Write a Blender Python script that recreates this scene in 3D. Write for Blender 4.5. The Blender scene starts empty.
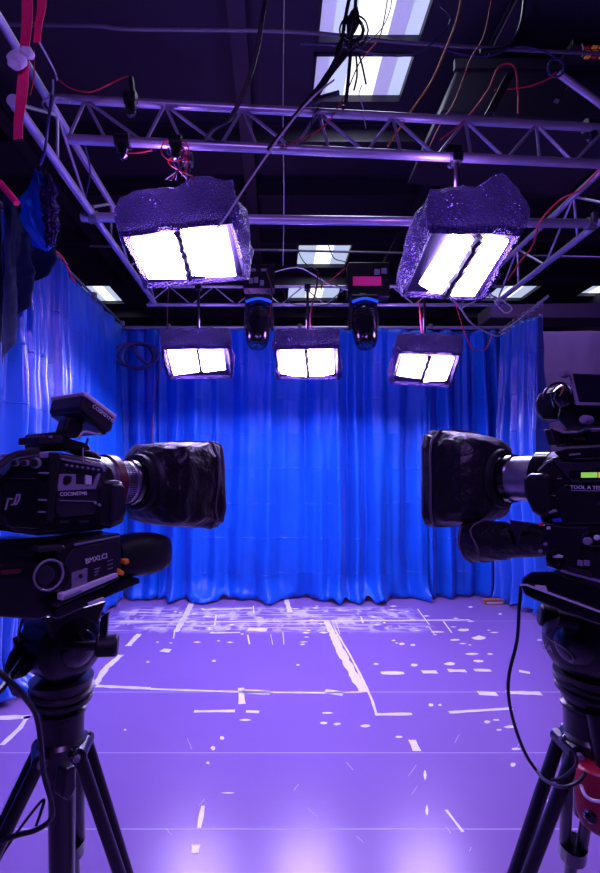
import bpy, bmesh, math, random
from mathutils import Vector as V, Matrix, noise
R = math.radians
random.seed(7)
sc = bpy.context.scene
COL = sc.collection
K, VX, VY, EYE = 450.0, 275.0, 475.0, 1.5

def P(px, py, Y):
    """world point seen at photo pixel (px,py) at distance Y"""
    return V(((px - VX) / K * Y, Y, EYE + (VY - py) / K * Y))
def PX(px, Y): return (px - VX) / K * Y
def FL(px, py, z=0.0):
    Y = (EYE - z) * K / (py - VY)
    return V(((px - VX) / K * Y, Y, z))
def PZ(px, py, Z):
    Y = (Z - EYE) * K / (VY - py)
    return V(((px - VX) / K * Y, Y, Z))

# ---------------------------------------------------------------- materials
def mat(name, col, rough=.5, metal=0., spec=.5, bump=None, noise_col=None, emit=None, sheen=0, coat=0, transl=0):
    m = bpy.data.materials.new(name); m.use_nodes = True
    nt = m.node_tree; N = nt.nodes; L = nt.links
    b = N['Principled BSDF']; out = N['Material Output']
    b.inputs['Base Color'].default_value = (*col, 1)
    b.inputs['Roughness'].default_value = rough
    b.inputs['Metallic'].default_value = metal
    b.inputs['Specular IOR Level'].default_value = spec
    if sheen:
        b.inputs['Sheen Weight'].default_value = sheen
        b.inputs['Sheen Roughness'].default_value = .4
    if coat: b.inputs['Coat Weight'].default_value = coat
    tc = N.new('ShaderNodeTexCoord')
    if bump:
        kind, scale, strength, dist = bump
        t = N.new('ShaderNodeTexVoronoi' if kind == 'voronoi' else 'ShaderNodeTexNoise')
        t.inputs['Scale'].default_value = scale
        if kind == 'noise': t.inputs['Detail'].default_value = 6
        L.new(tc.outputs['Object'], t.inputs['Vector'])
        bp = N.new('ShaderNodeBump'); bp.inputs['Strength'].default_value = strength
        bp.inputs['Distance'].default_value = dist
        L.new(t.outputs[0], bp.inputs['Height']); L.new(bp.outputs[0], b.inputs['Normal'])
    if noise_col:
        c2, scale = noise_col
        t = N.new('ShaderNodeTexNoise'); t.inputs['Scale'].default_value = scale; t.inputs['Detail'].default_value = 5
        L.new(tc.outputs['Object'], t.inputs['Vector'])
        mx = N.new('ShaderNodeMix'); mx.data_type = 'RGBA'
        mx.inputs[6].default_value = (*col, 1); mx.inputs[7].default_value = (*c2, 1)
        L.new(t.outputs[0], mx.inputs[0]); L.new(mx.outputs[2], b.inputs['Base Color'])
    if emit:
        b.inputs['Emission Color'].default_value = (*emit[0], 1)
        b.inputs['Emission Strength'].default_value = emit[1]
    if transl:
        tr = N.new('ShaderNodeBsdfTranslucent'); tr.inputs[0].default_value = (.45, .3, .9, 1)
        ms = N.new('ShaderNodeMixShader'); ms.inputs[0].default_value = transl
        L.new(b.outputs[0], ms.inputs[1]); L.new(tr.outputs[0], ms.inputs[2]); L.new(ms.outputs[0], out.inputs[0])
    return m

M = {}
M['black'] = mat('black_plastic', (.007, .006, .009), .3, 0, .6, noise_col=((.012, .010, .015), 14))
M['black_gloss'] = mat('black_gloss', (.006, .005, .009), .16, 0, .7, coat=.4)
M['rubber'] = mat('rubber', (.006, .005, .008), .55, 0, .4, bump=('noise', 120, .3, .002))
M['fabric_hood'] = mat('hood_fabric', (.008, .005, .010), .42, 0, .4, bump=('noise', 16, .9, .02), sheen=.14)
M['grey_metal'] = mat('grey_metal', (.5, .48, .56), .28, .75, noise_col=((.36, .34, .4), 20))
M['dark_grey'] = mat('dark_grey_plastic', (.022, .018, .03), .32)
M['mid_grey'] = mat('mid_grey_plastic', (.24, .21, .3), .32)
M['pale_label'] = mat('pale_label', (.6, .58, .66), .5)
M['print'] = mat('printed_white', (.75, .72, .8), .5)
M['glass'] = mat('lens_glass', (.01, .01, .02), .05, 0, .9, coat=1)
M['maroon'] = mat('maroon_ring', (.12, .015, .03), .35)
M['red'] = mat('red_web', (1, .03, .15), .6, 0, .3, bump=('noise', 90, .3, .002))
M['red_cable'] = mat('red_cable', (.7, .03, .06), .45)
M['red_bag'] = mat('red_vinyl', (.32, .006, .03), .4)
M['orange'] = mat('orange_plastic', (.95, .3, .02), .4)
M['orange_cable'] = mat('orange_cable', (.8, .25, .03), .5)
M['black_cable'] = mat('black_cable', (.012, .011, .014), .4)
M['white_cable'] = mat('white_cable', (.6, .58, .65), .4)
M['blue_cable'] = mat('blue_cable', (.035, .035, .14), .45)
M['truss'] = mat('brushed_aluminium', (.55, .5, .66), .34, .55, noise_col=((.4, .36, .5), 9), bump=('noise', 60, .12, .002))
M['steel'] = mat('dull_steel', (.2, .19, .24), .45, .5)
M['tag'] = mat('white_tape', (.75, .72, .76), .6, bump=('noise', 25, .5, .006))
def foil_mat():
    m = mat('black_foil', (.055, .028, .13), .2, .85, .9, bump=('voronoi', 95, 1.0, .012), transl=.10)
    nt = m.node_tree; N = nt.nodes; L = nt.links
    tc = N.new('ShaderNodeTexCoord'); v = N.new('ShaderNodeTexVoronoi'); v.inputs['Scale'].default_value = 62
    L.new(tc.outputs['Object'], v.inputs['Vector'])
    n = N.new('ShaderNodeTexNoise'); n.inputs['Scale'].default_value = 7; L.new(tc.outputs['Object'], n.inputs['Vector'])
    a = N.new('ShaderNodeMapRange'); a.inputs[1].default_value = .5; a.inputs[2].default_value = .72; a.inputs[3].default_value = .03; a.inputs[4].default_value = .28
    L.new(n.outputs[0], a.inputs[0])
    k = N.new('ShaderNodeMath'); k.operation = 'LESS_THAN'; L.new(v.outputs['Distance'], k.inputs[0]); L.new(a.outputs[0], k.inputs[1])
    mr = N.new('ShaderNodeMapRange'); mr.inputs[3].default_value = .025; mr.inputs[4].default_value = .95; L.new(k.outputs[0], mr.inputs[0])
    mx = [q for q in N if q.type == 'MIX_SHADER'][0]; L.new(mr.outputs[0], mx.inputs[0])
    return m
M['foil'] = foil_mat()
M['foil_in'] = mat('foil_inside', (.03, .015, .07), .5, .3)
M['blue_led'] = mat('blue_led', (.02, .1, .6), .3, emit=((.01, .08, 1), .7))
M['blue_plastic'] = mat('blue_plastic', (.02, .06, .6), .4)
M['lcd'] = mat('green_lcd', (.2, .5, .1), .3, emit=((.42, .95, .12), .55))
M['lcd_y'] = mat('yellow_lcd', (.6, .4, .1), .3, emit=((1, .7, .1), .5))
M['magenta'] = mat('magenta_panel', (.7, .02, .25), .5, emit=((.8, .02, .25), .16))
M['wood'] = mat('batten_wood', (.35, .13, .05), .6, bump=('noise', 40, .3, .003))
M['ceiling'] = mat('ceiling_steel', (.05, .045, .08), .6, noise_col=((.03, .028, .05), 2))
M['wall'] = mat('warehouse_wall', (.06, .05, .09), .8, noise_col=((.04, .035, .06), 2))
M['beam'] = mat('painted_beam', (.035, .03, .05), .5)
M['duct'] = mat('duct_sheet', (.16, .13, .2), .5, .2)
M['pale_drape'] = mat('pale_drape', (.55, .5, .62), .8)
M['shade_drape'] = mat('shade_drape', (.004, .008, .05), .7, 0, .2)
M['amber'] = mat('amber_lamp', (.5, .2, .05), .4, emit=((1, .3, .06), .12))
M['panel_light'] = mat('lamp_panel', (.9, .9, .9), .4, emit=((.56, .43, 1.0), 74))
M['tapew'] = mat('white_floor_tape', (.92, .9, .95), .3, noise_col=((.8, .78, .86), 25))
M['flecks'] = mat('paint_fleck', (.88, .86, .92), .35)

def sky_mat(name, c, s):
    m = mat(name, (.8, .8, .85), .5, emit=(c, s))
    nt = m.node_tree; N = nt.nodes; L = nt.links
    tc = N.new('ShaderNodeTexCoord'); w = N.new('ShaderNodeTexNoise'); w.inputs['Scale'].default_value = 1.5
    L.new(tc.outputs['Object'], w.inputs['Vector'])
    mr = N.new('ShaderNodeMapRange'); mr.inputs[3].default_value = s * .85; mr.inputs[4].default_value = s * 1.15
    L.new(w.outputs[0], mr.inputs[0]); L.new(mr.outputs[0], N['Principled BSDF'].inputs['Emission Strength'])
    return m
M['sky_white'] = sky_mat('skylight_clear', (.88, .9, 1), 1.6)
M['sky_lav'] = sky_mat('skylight_lavender', (.5, .48, .95), .62)
M['sky_blue'] = sky_mat('skylight_blue', (.6, .72, 1), .8)

def curtain_mat(name='blue_curtain_cloth', rough=.42, sheen=.12):
    m = bpy.data.materials.new(name); m.use_nodes = True
    nt = m.node_tree; N = nt.nodes; L = nt.links; b = N['Principled BSDF']
    b.inputs['Roughness'].default_value = rough
    b.inputs['Specular IOR Level'].default_value = .35 if sheen < .2 else .9
    b.inputs['Sheen Weight'].default_value = sheen
    b.inputs['Sheen Tint'].default_value = (.5, .5, 1, 1)
    g = N.new('ShaderNodeNewGeometry')
    sp = N.new('ShaderNodeSeparateXYZ'); L.new(g.outputs['Position'], sp.inputs[0])
    nz = N.new('ShaderNodeTexNoise'); nz.inputs['Scale'].default_value = 1.6; nz.inputs['Detail'].default_value = 4
    L.new(g.outputs['Position'], nz.inputs['Vector'])
    mx = N.new('ShaderNodeMix'); mx.data_type = 'RGBA'
    mx.inputs[6].default_value = (.001, .066, .46, 1); mx.inputs[7].default_value = (.002, .145, .72, 1)
    L.new(nz.outputs[0], mx.inputs[0]); L.new(mx.outputs[2], b.inputs['Base Color'])
    # packing creases: thin ridges every 0.42 m, broken up by noise
    def crease(src, period, off):
        a = N.new('ShaderNodeMath'); a.operation = 'ADD'; a.inputs[1].default_value = off
        n2 = N.new('ShaderNodeTexNoise'); n2.inputs['Scale'].default_value = 2.2
        L.new(g.outputs['Position'], n2.inputs['Vector'])
        w = N.new('ShaderNodeMath'); w.operation = 'MULTIPLY_ADD'; w.inputs[1].default_value = .05
        L.new(n2.outputs[0], w.inputs[0]); L.new(src, w.inputs[2]); L.new(w.outputs[0], a.inputs[0])
        mo = N.new('ShaderNodeMath'); mo.operation = 'PINGPONG'; mo.inputs[1].default_value = period / 2
        L.new(a.outputs[0], mo.inputs[0])
        mr = N.new('ShaderNodeMapRange'); mr.inputs[1].default_value = 0; mr.inputs[2].default_value = .008
        mr.inputs[3].default_value = 1; mr.inputs[4].default_value = 0
        L.new(mo.outputs[0], mr.inputs[0])
        return mr.outputs[0]
    c1 = crease(sp.outputs['Z'], .42, .08)
    n3 = N.new('ShaderNodeTexNoise'); n3.inputs['Scale'].default_value = 7; n3.inputs['Detail'].default_value = 3
    L.new(g.outputs['Position'], n3.inputs['Vector'])
    k1 = N.new('ShaderNodeMath'); k1.operation = 'GREATER_THAN'; k1.inputs[1].default_value = .48
    L.new(n3.outputs[0], k1.inputs[0])
    k2 = N.new('ShaderNodeMath'); k2.operation = 'MULTIPLY'; L.new(c1, k2.inputs[0]); L.new(k1.outputs[0], k2.inputs[1])
    n4 = N.new('ShaderNodeTexNoise'); n4.inputs['Scale'].default_value = 9; n4.inputs['Detail'].default_value = 6
    L.new(g.outputs['Position'], n4.inputs['Vector'])
    ad = N.new('ShaderNodeMath'); ad.operation = 'MULTIPLY_ADD'; ad.inputs[1].default_value = .8
    L.new(n4.outputs[0], ad.inputs[0]); L.new(k2.outputs[0], ad.inputs[2])
    bp = N.new('ShaderNodeBump'); bp.inputs['Strength'].default_value = .55; bp.inputs['Distance'].default_value = .012
    L.new(ad.outputs[0], bp.inputs['Height']); L.new(bp.outputs[0], b.inputs['Normal'])
    return m
M['curtain'] = curtain_mat()
M['satin'] = curtain_mat('blue_satin_cloth', .27, 1.0)

def floor_mat():
    m = bpy.data.materials.new('vinyl_stage_floor'); m.use_nodes = True
    nt = m.node_tree; N = nt.nodes; L = nt.links; b = N['Principled BSDF']
    g = N.new('ShaderNodeNewGeometry')
    sp = N.new('ShaderNodeSeparateXYZ'); L.new(g.outputs['Position'], sp.inputs[0])
    def math_(op, a, b_=None, c=None):
        n = N.new('ShaderNodeMath'); n.operation = op
        for i, v in enumerate((a, b_, c)):
            if v is None: continue
            if isinstance(v, (int, float)): n.inputs[i].default_value = v
            else: L.new(v, n.inputs[i])
        return n.outputs[0]
    def nois(scale, detail=4, sx=1, sy=1):
        mp = N.new('ShaderNodeMapping'); mp.inputs['Scale'].default_value = (sx, sy, 1)
        L.new(g.outputs['Position'], mp.inputs[0])
        t = N.new('ShaderNodeTexNoise'); t.inputs['Scale'].default_value = scale; t.inputs['Detail'].default_value = detail
        L.new(mp.outputs[0], t.inputs['Vector']); return t.outputs[0]
    def mr(x, a, b_, c=0., d=1.):
        n = N.new('ShaderNodeMapRange'); n.inputs[1].default_value = a; n.inputs[2].default_value = b_
        n.inputs[3].default_value = c; n.inputs[4].default_value = d; L.new(x, n.inputs[0]); return n.outputs[0]
    def mix(f, a, b_):
        n = N.new('ShaderNodeMix'); n.data_type = 'RGBA'
        if isinstance(f, float): n.inputs[0].default_value = f
        else: L.new(f, n.inputs[0])
        for i, v in ((6, a), (7, b_)):
            if isinstance(v, tuple): n.inputs[i].default_value = (*v, 1)
            else: L.new(v, n.inputs[i])
        return n.outputs[2]
    X, Y = sp.outputs['X'], sp.outputs['Y']
    base = mix(nois(1.1, 2), (.22, .125, .36), (.25, .145, .40))
    # long scuffs and wheel marks
    scuff = mr(nois(1.6, 5, 3.5, .3), .58, .8)
    # pale streaks near the back
    bandy = math_('MULTIPLY', mr(Y, 4.25, 4.4), mr(Y, 5.15, 5.0))
    bandx = math_('MULTIPLY', mr(X, -1.75, -1.55), mr(X, 1.6, 1.3))
    st1 = mr(nois(5, 3, 1.6, .8), .5, .62)
    st2 = mr(nois(9, 3, .25, 3), .5, .62)
    pale_streak = math_('MULTIPLY', math_('MULTIPLY', bandy, bandx), math_('MAXIMUM', math_('MULTIPLY', st1, .8), math_('MULTIPLY', st2, .9)))
    base = mix(pale_streak, base, (.85, .83, .9))
    # seams between the vinyl sheets
    seam = None
    for ys, w in ((1.907, .003), (2.43, .003), (3.11, .005), (4.62, .004)):
        s = mr(math_('ABSOLUTE', math_('SUBTRACT', Y, ys)), w * .5, w * 1.4, 1, 0)
        seam = s if seam is None else math_('MAXIMUM', seam, s)
    base = mix(math_('MULTIPLY', seam, .5), base, (.75, .72, .85))
    L.new(base, b.inputs['Base Color'])
    b.inputs['Roughness'].default_value = .25
    b.inputs['Specular IOR Level'].default_value = .5
    h = math_('MULTIPLY_ADD', nois(1.3, 2), .6, math_('MULTIPLY', seam, -.3))
    bp = N.new('ShaderNodeBump'); bp.inputs['Strength'].default_value = .35; bp.inputs['Distance'].default_value = .01
    L.new(h, bp.inputs['Height']); L.new(bp.outputs[0], b.inputs['Normal'])
    return m
M['floor'] = floor_mat()

# ---------------------------------------------------------------- mesh helpers
def worldorigin(o):
    p = V((0, 0, 0))
    while o: p += o.location; o = o.parent
    return p
def obj(name, bm, m, parent=None, smooth=True, bevel=0, seg=2, wn=False):
    if bevel:
        pass
    bmesh.ops.remove_doubles(bm, verts=bm.verts, dist=1e-6)
    bmesh.ops.recalc_face_normals(bm, faces=bm.faces)
    if parent is None:
        c = V((0, 0, 0))
        for v in bm.verts: c += v.co
        c /= max(1, len(bm.verts))
        c.z = min(v.co.z for v in bm.verts)
    else:
        c = worldorigin(parent)
    for v in bm.verts: v.co -= c
    me = bpy.data.meshes.new(name); bm.to_mesh(me); bm.free()
    if isinstance(m, str): m = M[m]
    me.materials.append(m)
    for p in me.polygons: p.use_smooth = smooth
    o = bpy.data.objects.new(name, me); COL.objects.link(o)
    if parent is None: o.location = c
    else: o.parent = parent
    if smooth:
        try: me.set_sharp_from_angle(angle=R(35))
        except Exception: pass
    if bevel:
        b = o.modifiers.new('bevel', 'BEVEL'); b.width = bevel; b.segments = seg; b.limit_method = 'ANGLE'; b.angle_limit = R(40)
    return o
def tag(o, label, cat, group=None):
    o['label'] = label; o['category'] = cat
    if group: o['group'] = group
    return o
def thing(name, loc, label, cat, group=None):
    o = bpy.data.objects.new(name, None); COL.objects.link(o); o.location = loc; o.empty_display_size = .1
    return tag(o, label, cat, group)
def struct(name, bm, m, smooth=False):
    o = obj(name, bm, m, None, smooth); o['kind'] = 'structure'; return o
NB = bmesh.new
def box(bm, a, b):
    a, b = V(a), V(b); mn = V(map(min, a, b)); mx = V(map(max, a, b))
    vs = [bm.verts.new((x, y, z)) for x in (mn.x, mx.x) for y in (mn.y, mx.y) for z in (mn.z, mx.z)]
    for f in ((0, 1, 3, 2), (4, 6, 7, 5), (0, 4, 5, 1), (2, 3, 7, 6), (0, 2, 6, 4), (1, 5, 7, 3)):
        bm.faces.new([vs[i] for i in f])
    return bm
def frame_of(d):
    d = d.normalized(); up = V((0, 0, 1)) if abs(d.z) < .95 else V((0, 1, 0))
    s = d.cross(up).normalized(); return s, s.cross(d).normalized()
def loft(bm, rings, cap0=True, cap1=True, closed=True):
    vr = [[bm.verts.new(p) for p in r] for r in rings]
    n = len(vr[0])
    for a, b in zip(vr, vr[1:]):
        for i in range(n if closed else n - 1):
            j = (i + 1) % n
            bm.faces.new((a[i], a[j], b[j], b[i]))
    if cap0: bm.faces.new(vr[0][::-1])
    if cap1: bm.faces.new(vr[-1])
    return vr
def lathe(bm, o, d, prof, n=28, cap0=True, cap1=True):
    """prof: list of (s, r) along d from o"""
    d = d.normalized(); s, u = frame_of(d)
    rings = [[o + d * t + (s * math.cos(2 * math.pi * i / n) + u * math.sin(2 * math.pi * i / n)) * max(r, 1e-4) for i in range(n)] for t, r in prof]
    loft(bm, rings, cap0, cap1); return bm
def cyl(bm, a, b, r, r2=None, n=14):
    a, b = V(a), V(b); return lathe(bm, a, b - a, [(0, r), ((b - a).length, r if r2 is None else r2)], n)
def smooth_path(pts, sub=8):
    pts = [V(p) for p in pts]
    if len(pts) < 3: return pts
    out = []
    for i in range(len(pts) - 1):
        p0 = pts[max(i - 1, 0)]; p1 = pts[i]; p2 = pts[i + 1]; p3 = pts[min(i + 2, len(pts) - 1)]
        for k in range(sub):
            t = k / sub
            out.append(.5 * ((2 * p1) + (p2 - p0) * t + (2 * p0 - 5 * p1 + 4 * p2 - p3) * t * t + (3 * p1 - p0 - 3 * p2 + p3) * t ** 3))
    out.append(pts[-1]); return out
def tube(bm, pts, r, n=8, sub=8):
    pts = smooth_path(pts, sub)
    rings = []
    u = None
    for i, p in enumerate(pts):
        d = (pts[min(i + 1, len(pts) - 1)] - pts[max(i - 1, 0)]).normalized()
        if u is None: s, u = frame_of(d)
        s = d.cross(u).normalized(); u = s.cross(d).normalized()
        rings.append([p + (s * math.cos(2 * math.pi * k / n) + u * math.sin(2 * math.pi * k / n)) * r for k in range(n)])
    loft(bm, rings); return bm
def ball(bm, c, rx, ry=None, rz=None, n=16):
    ry = ry or rx; rz = rz or rx
    r = bmesh.ops.create_uvsphere(bm, u_segments=n, v_segments=n // 2 + 2, radius=1)
    for v in r['verts']: v.co = V((v.co.x * rx, v.co.y * ry, v.co.z * rz)) + V(c)
    return bm
def prism(bm, poly, ext):
    a = [bm.verts.new(p) for p in poly]; b = [bm.verts.new(V(p) + V(ext)) for p in poly]
    n = len(poly)
    bm.faces.new(a[::-1]); bm.faces.new(b)
    for i in range(n):
        j = (i + 1) % n; bm.faces.new((a[i], a[j], b[j], b[i]))
    return bm
def text_obj(name, s, size, origin, right, up, m, parent, ext=.0006):
    cu = bpy.data.curves.new(name, 'FONT'); cu.body = s; cu.size = size; cu.extrude = ext; cu.align_x = 'LEFT'
    t = bpy.data.objects.new(name + '_src', cu); COL.objects.link(t)
    dg = bpy.context.evaluated_depsgraph_get()
    me = bpy.data.meshes.new_from_object(t.evaluated_get(dg)); bpy.data.objects.remove(t)
    right = right.normalized(); up = (up - right * up.dot(right)).normalized(); nn = right.cross(up)
    c = worldorigin(parent)
    for v in me.vertices: v.co = origin + right * v.co.x + up * v.co.y + nn * v.co.z - c
    me.materials.clear(); me.materials.append(M[m])
    o = bpy.data.objects.new(name, me); COL.objects.link(o); o.parent = parent
    return o

# ---------------------------------------------------------------- setting
XL, XR, YF, YB, ZC = -6.5, 8.0, -2.5, 14.0, 6.0
struct('floor', box(NB(), (XL, YF, -.1), (XR, YB, 0)), 'floor')
struct('wall_left', box(NB(), (XL - .15, YF, 0), (XL, YB, ZC)), 'wall')
struct('wall_right', box(NB(), (XR, YF, 0), (XR + .15, YB, ZC)), 'wall')
struct('wall_back', box(NB(), (XL, YB, 0), (XR, YB + .15, ZC)), 'wall')
struct('wall_front', box(NB(), (XL, YF - .15, 0), (XR, YF, ZC)), 'wall')
# skylight openings: (x0,x1,y0,y1)
a = PZ(310, 102, ZC); a2 = PZ(400, 102, ZC); b_ = PZ(318, 52, ZC)
SKY = [(.42, 1.52, 4.79, 5.43), (.42, 1.52, 3.5, 4.69),
       (PX(297, 8.95), PX(352, 8.95), 8.75, 9.75), (PX(287, 11.2), PX(340, 11.2), 10.7, 11.6),
       (-4.7, -3.9, 10.3, 11.8), (5.3, 6.35, 10.3, 11.6), (PX(585, 10.9), PX(585, 10.9) + .9, 10.6, 11.3)]
bm = NB()
ys = sorted({YF, YB} | {s[2] for s in SKY} | {s[3] for s in SKY})
xs = sorted({XL, XR} | {s[0] for s in SKY} | {s[1] for s in SKY})
for i in range(len(ys) - 1):
    for j in range(len(xs) - 1):
        cx, cy = (xs[j] + xs[j + 1]) / 2, (ys[i] + ys[i + 1]) / 2
        if any(s[0] < cx < s[1] and s[2] < cy < s[3] for s in SKY): continue
        box(bm, (xs[j], ys[i], ZC), (xs[j + 1], ys[i + 1], ZC + .12))
struct('ceiling', bm, 'ceiling')
SKN = ['long pale skylight overhead above the front truss', 'nearest skylight at the top edge of the photo',
       'small skylight above the middle of the blue backdrop', 'low far skylight framed by cables between the moving heads',
       'far skylight above the left side curtain', 'far skylight behind the hook of the right curtain',
       'sliver of far skylight at the right edge']
for i, (x0, x1, y0, y1) in enumerate(SKY):
    w = x1 - x0
    o = bpy.data.objects.new('window_%d' % (i + 1), None); COL.objects.link(o); o.location = (x0, y0, ZC); o['kind'] = 'structure'
    bm = NB(); f = .03
    for s in ((x0, y0, x0 + f, y1), (x1 - f, y0, x1, y1), (x0, y0, x1, y0 + f), (x0, y1 - f, x1, y1)):
        box(bm, (s[0], s[1], ZC - .02), (s[2], s[3], ZC + .14))
    obj('skylight_frame', bm, 'beam', o, False)
    cuts = [0, .16, .36, .68, .84, 1]; ms = ['sky_lav', 'sky_blue', 'sky_white', 'sky_lav', 'sky_blue']
    if i > 1: ms = ['sky_blue', 'sky_blue', 'sky_white', 'sky_blue', 'sky_blue']
    for k in range(5):
        xa, xb = x0 + w * cuts[k], x0 + w * cuts[k + 1]
        obj('pane', box(NB(), (xa, y0, ZC + .06), (xb, y1, ZC + .075)), ms[k], o, False)
# ceiling purlins and girders
for k, y in enumerate((1.2, 2.2, 3.3, 5.8, 6.9, 8.3, 10.1, 12.2)):
    bm = NB(); box(bm, (XL, y - .06, ZC - .03), (XR, y + .06, ZC - .01)); box(bm, (XL, y - .012, ZC - .22), (XR, y + .012, ZC - .03)); box(bm, (XL, y - .05, ZC - .24), (XR, y + .05, ZC - .22))
    struct('trim_%d' % (k + 1), bm, 'beam')
for k, x in enumerate((-3.2, -.35, 2.2, 4.6)):
    bm = NB(); box(bm, (x - .08, YF, ZC - .34), (x + .08, YB, ZC - .32)); box(bm, (x - .012, YF, ZC - .32), (x + .012, YB, ZC - .24)); box(bm, (x - .08, YF, ZC - .245), (x + .08, YB, ZC - .24))
    struct('trim_%d' % (k + 9), bm, 'beam')

# ---------------------------------------------------------------- trusses
def truss(name, A0, A1, B0, B1, r, label, nlace, parts=True, skip=(), verticals=True):
    """A = upper chord ends, B = lower chord ends"""
    A0, A1, B0, B1 = map(V, (A0, A1, B0, B1))
    t = thing(name, (B0 + B1) / 2, label, 'truss')
    obj('chord', cyl(NB(), A0, A1, r), 'truss', t); obj('chord', cyl(NB(), B0, B1, r * 1.1), 'truss', t)
    for i in range(nlace):
        if i in skip: continue
        u0, u1 = i / nlace, (i + 1) / nlace
        a, b = (A0.lerp(A1, u0), B0.lerp(B1, u1)) if i % 2 else (B0.lerp(B1, u0), A0.lerp(A1, u1))
        obj('brace', cyl(NB(), a, b, r * .42, n=8), 'truss', t)
        if verticals and i % 2 == 0:
            obj('brace', cyl(NB(), A0.lerp(A1, u1), B0.lerp(B1, u1), r * .42, n=8), 'truss', t)
    return t
ft0, ft1 = PZ(45, 98, 3.7), PZ(640, 130, 3.7); fb0, fb1 = PZ(68, 139, 3.42), PZ(640, 166, 3.42)
truss('lighting_truss', ft0, ft1, fb0, fb1, .023, 'nearest silver lighting truss crossing the whole ceiling above the two big lights', 16)
ts = truss('lighting_truss', (-1.33, 2.3, 3.7), (-1.33, 5.0, 3.7), (-1.33, 2.3, 3.4), (-1.33, 5.0, 3.4), .024,
      'silver side truss running into depth along the left curtain', 6)
obj('chord', cyl(NB(), (-1.33, .5, 3.7), (-1.33, 2.3, 3.7), .024), 'truss', ts)
obj('chord_cap', cyl(NB(), (-1.33, 2.28, 3.4), (-1.33, 2.34, 3.4), .032), 'pale_label', ts)
truss('lighting_truss', (2.34, 2.3, 3.68), (2.34, 4.75, 3.68), (2.44, 2.3, 3.4), (2.44, 4.95, 3.4), .024,
      'silver side truss running into depth above the right curtain', 6)
truss('lighting_truss', (-1.4, 4.92, 3.56), (2.5, 4.92, 3.56), (-1.4, 4.92, 3.36), (2.5, 4.92, 3.36), .016,
      'thin far truss in front of the blue backdrop carrying the moving heads', 16, verticals=False)
# second pipe across
p0, p1 = V((-1.42, 3.30, 3.39)), V((2.42, 3.42, 3.41))
t = thing('lighting_pipe', (p0 + p1) / 2, 'thick silver pipe crossing behind the two big front lights', 'pipe')
obj('pipe', cyl(NB(), p0, p1, .032, n=18), 'truss', t)
for p in (p0 + V((.09, 0, 0)), p1 - V((.02, 0, 0))):
    bm = NB(); lathe(bm, p - V((.03, 0, 0)), V((1, 0, 0)), [(0, .045), (.06, .045)]); box(bm, p + V((-.02, -.055, -.02)), p + V((.02, -.03, .06)))
    obj('clamp', bm, 'steel', t, True)
tag(obj('sprinkler_pipe', tube(NB(), [P(-20, 24, 3.1), P(60, 25, 3.1), P(100, 26, 3.1), P(125, 29, 3.12), P(200, 30, 3.15), P(300, 32, 3.2), P(400, 42, 3.3), P(520, 50, 3.4), P(640, 55, 3.5)], .012), 'steel'),
    'thin dark pipe running across under the near skylight', 'pipe')
tag(obj('conduit_pipe', cyl(NB(), P(90, 246, 5.9), P(620, 258, 5.9), .014), 'steel'), 'thin conduit crossing in front of the small middle skylight', 'pipe')

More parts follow.
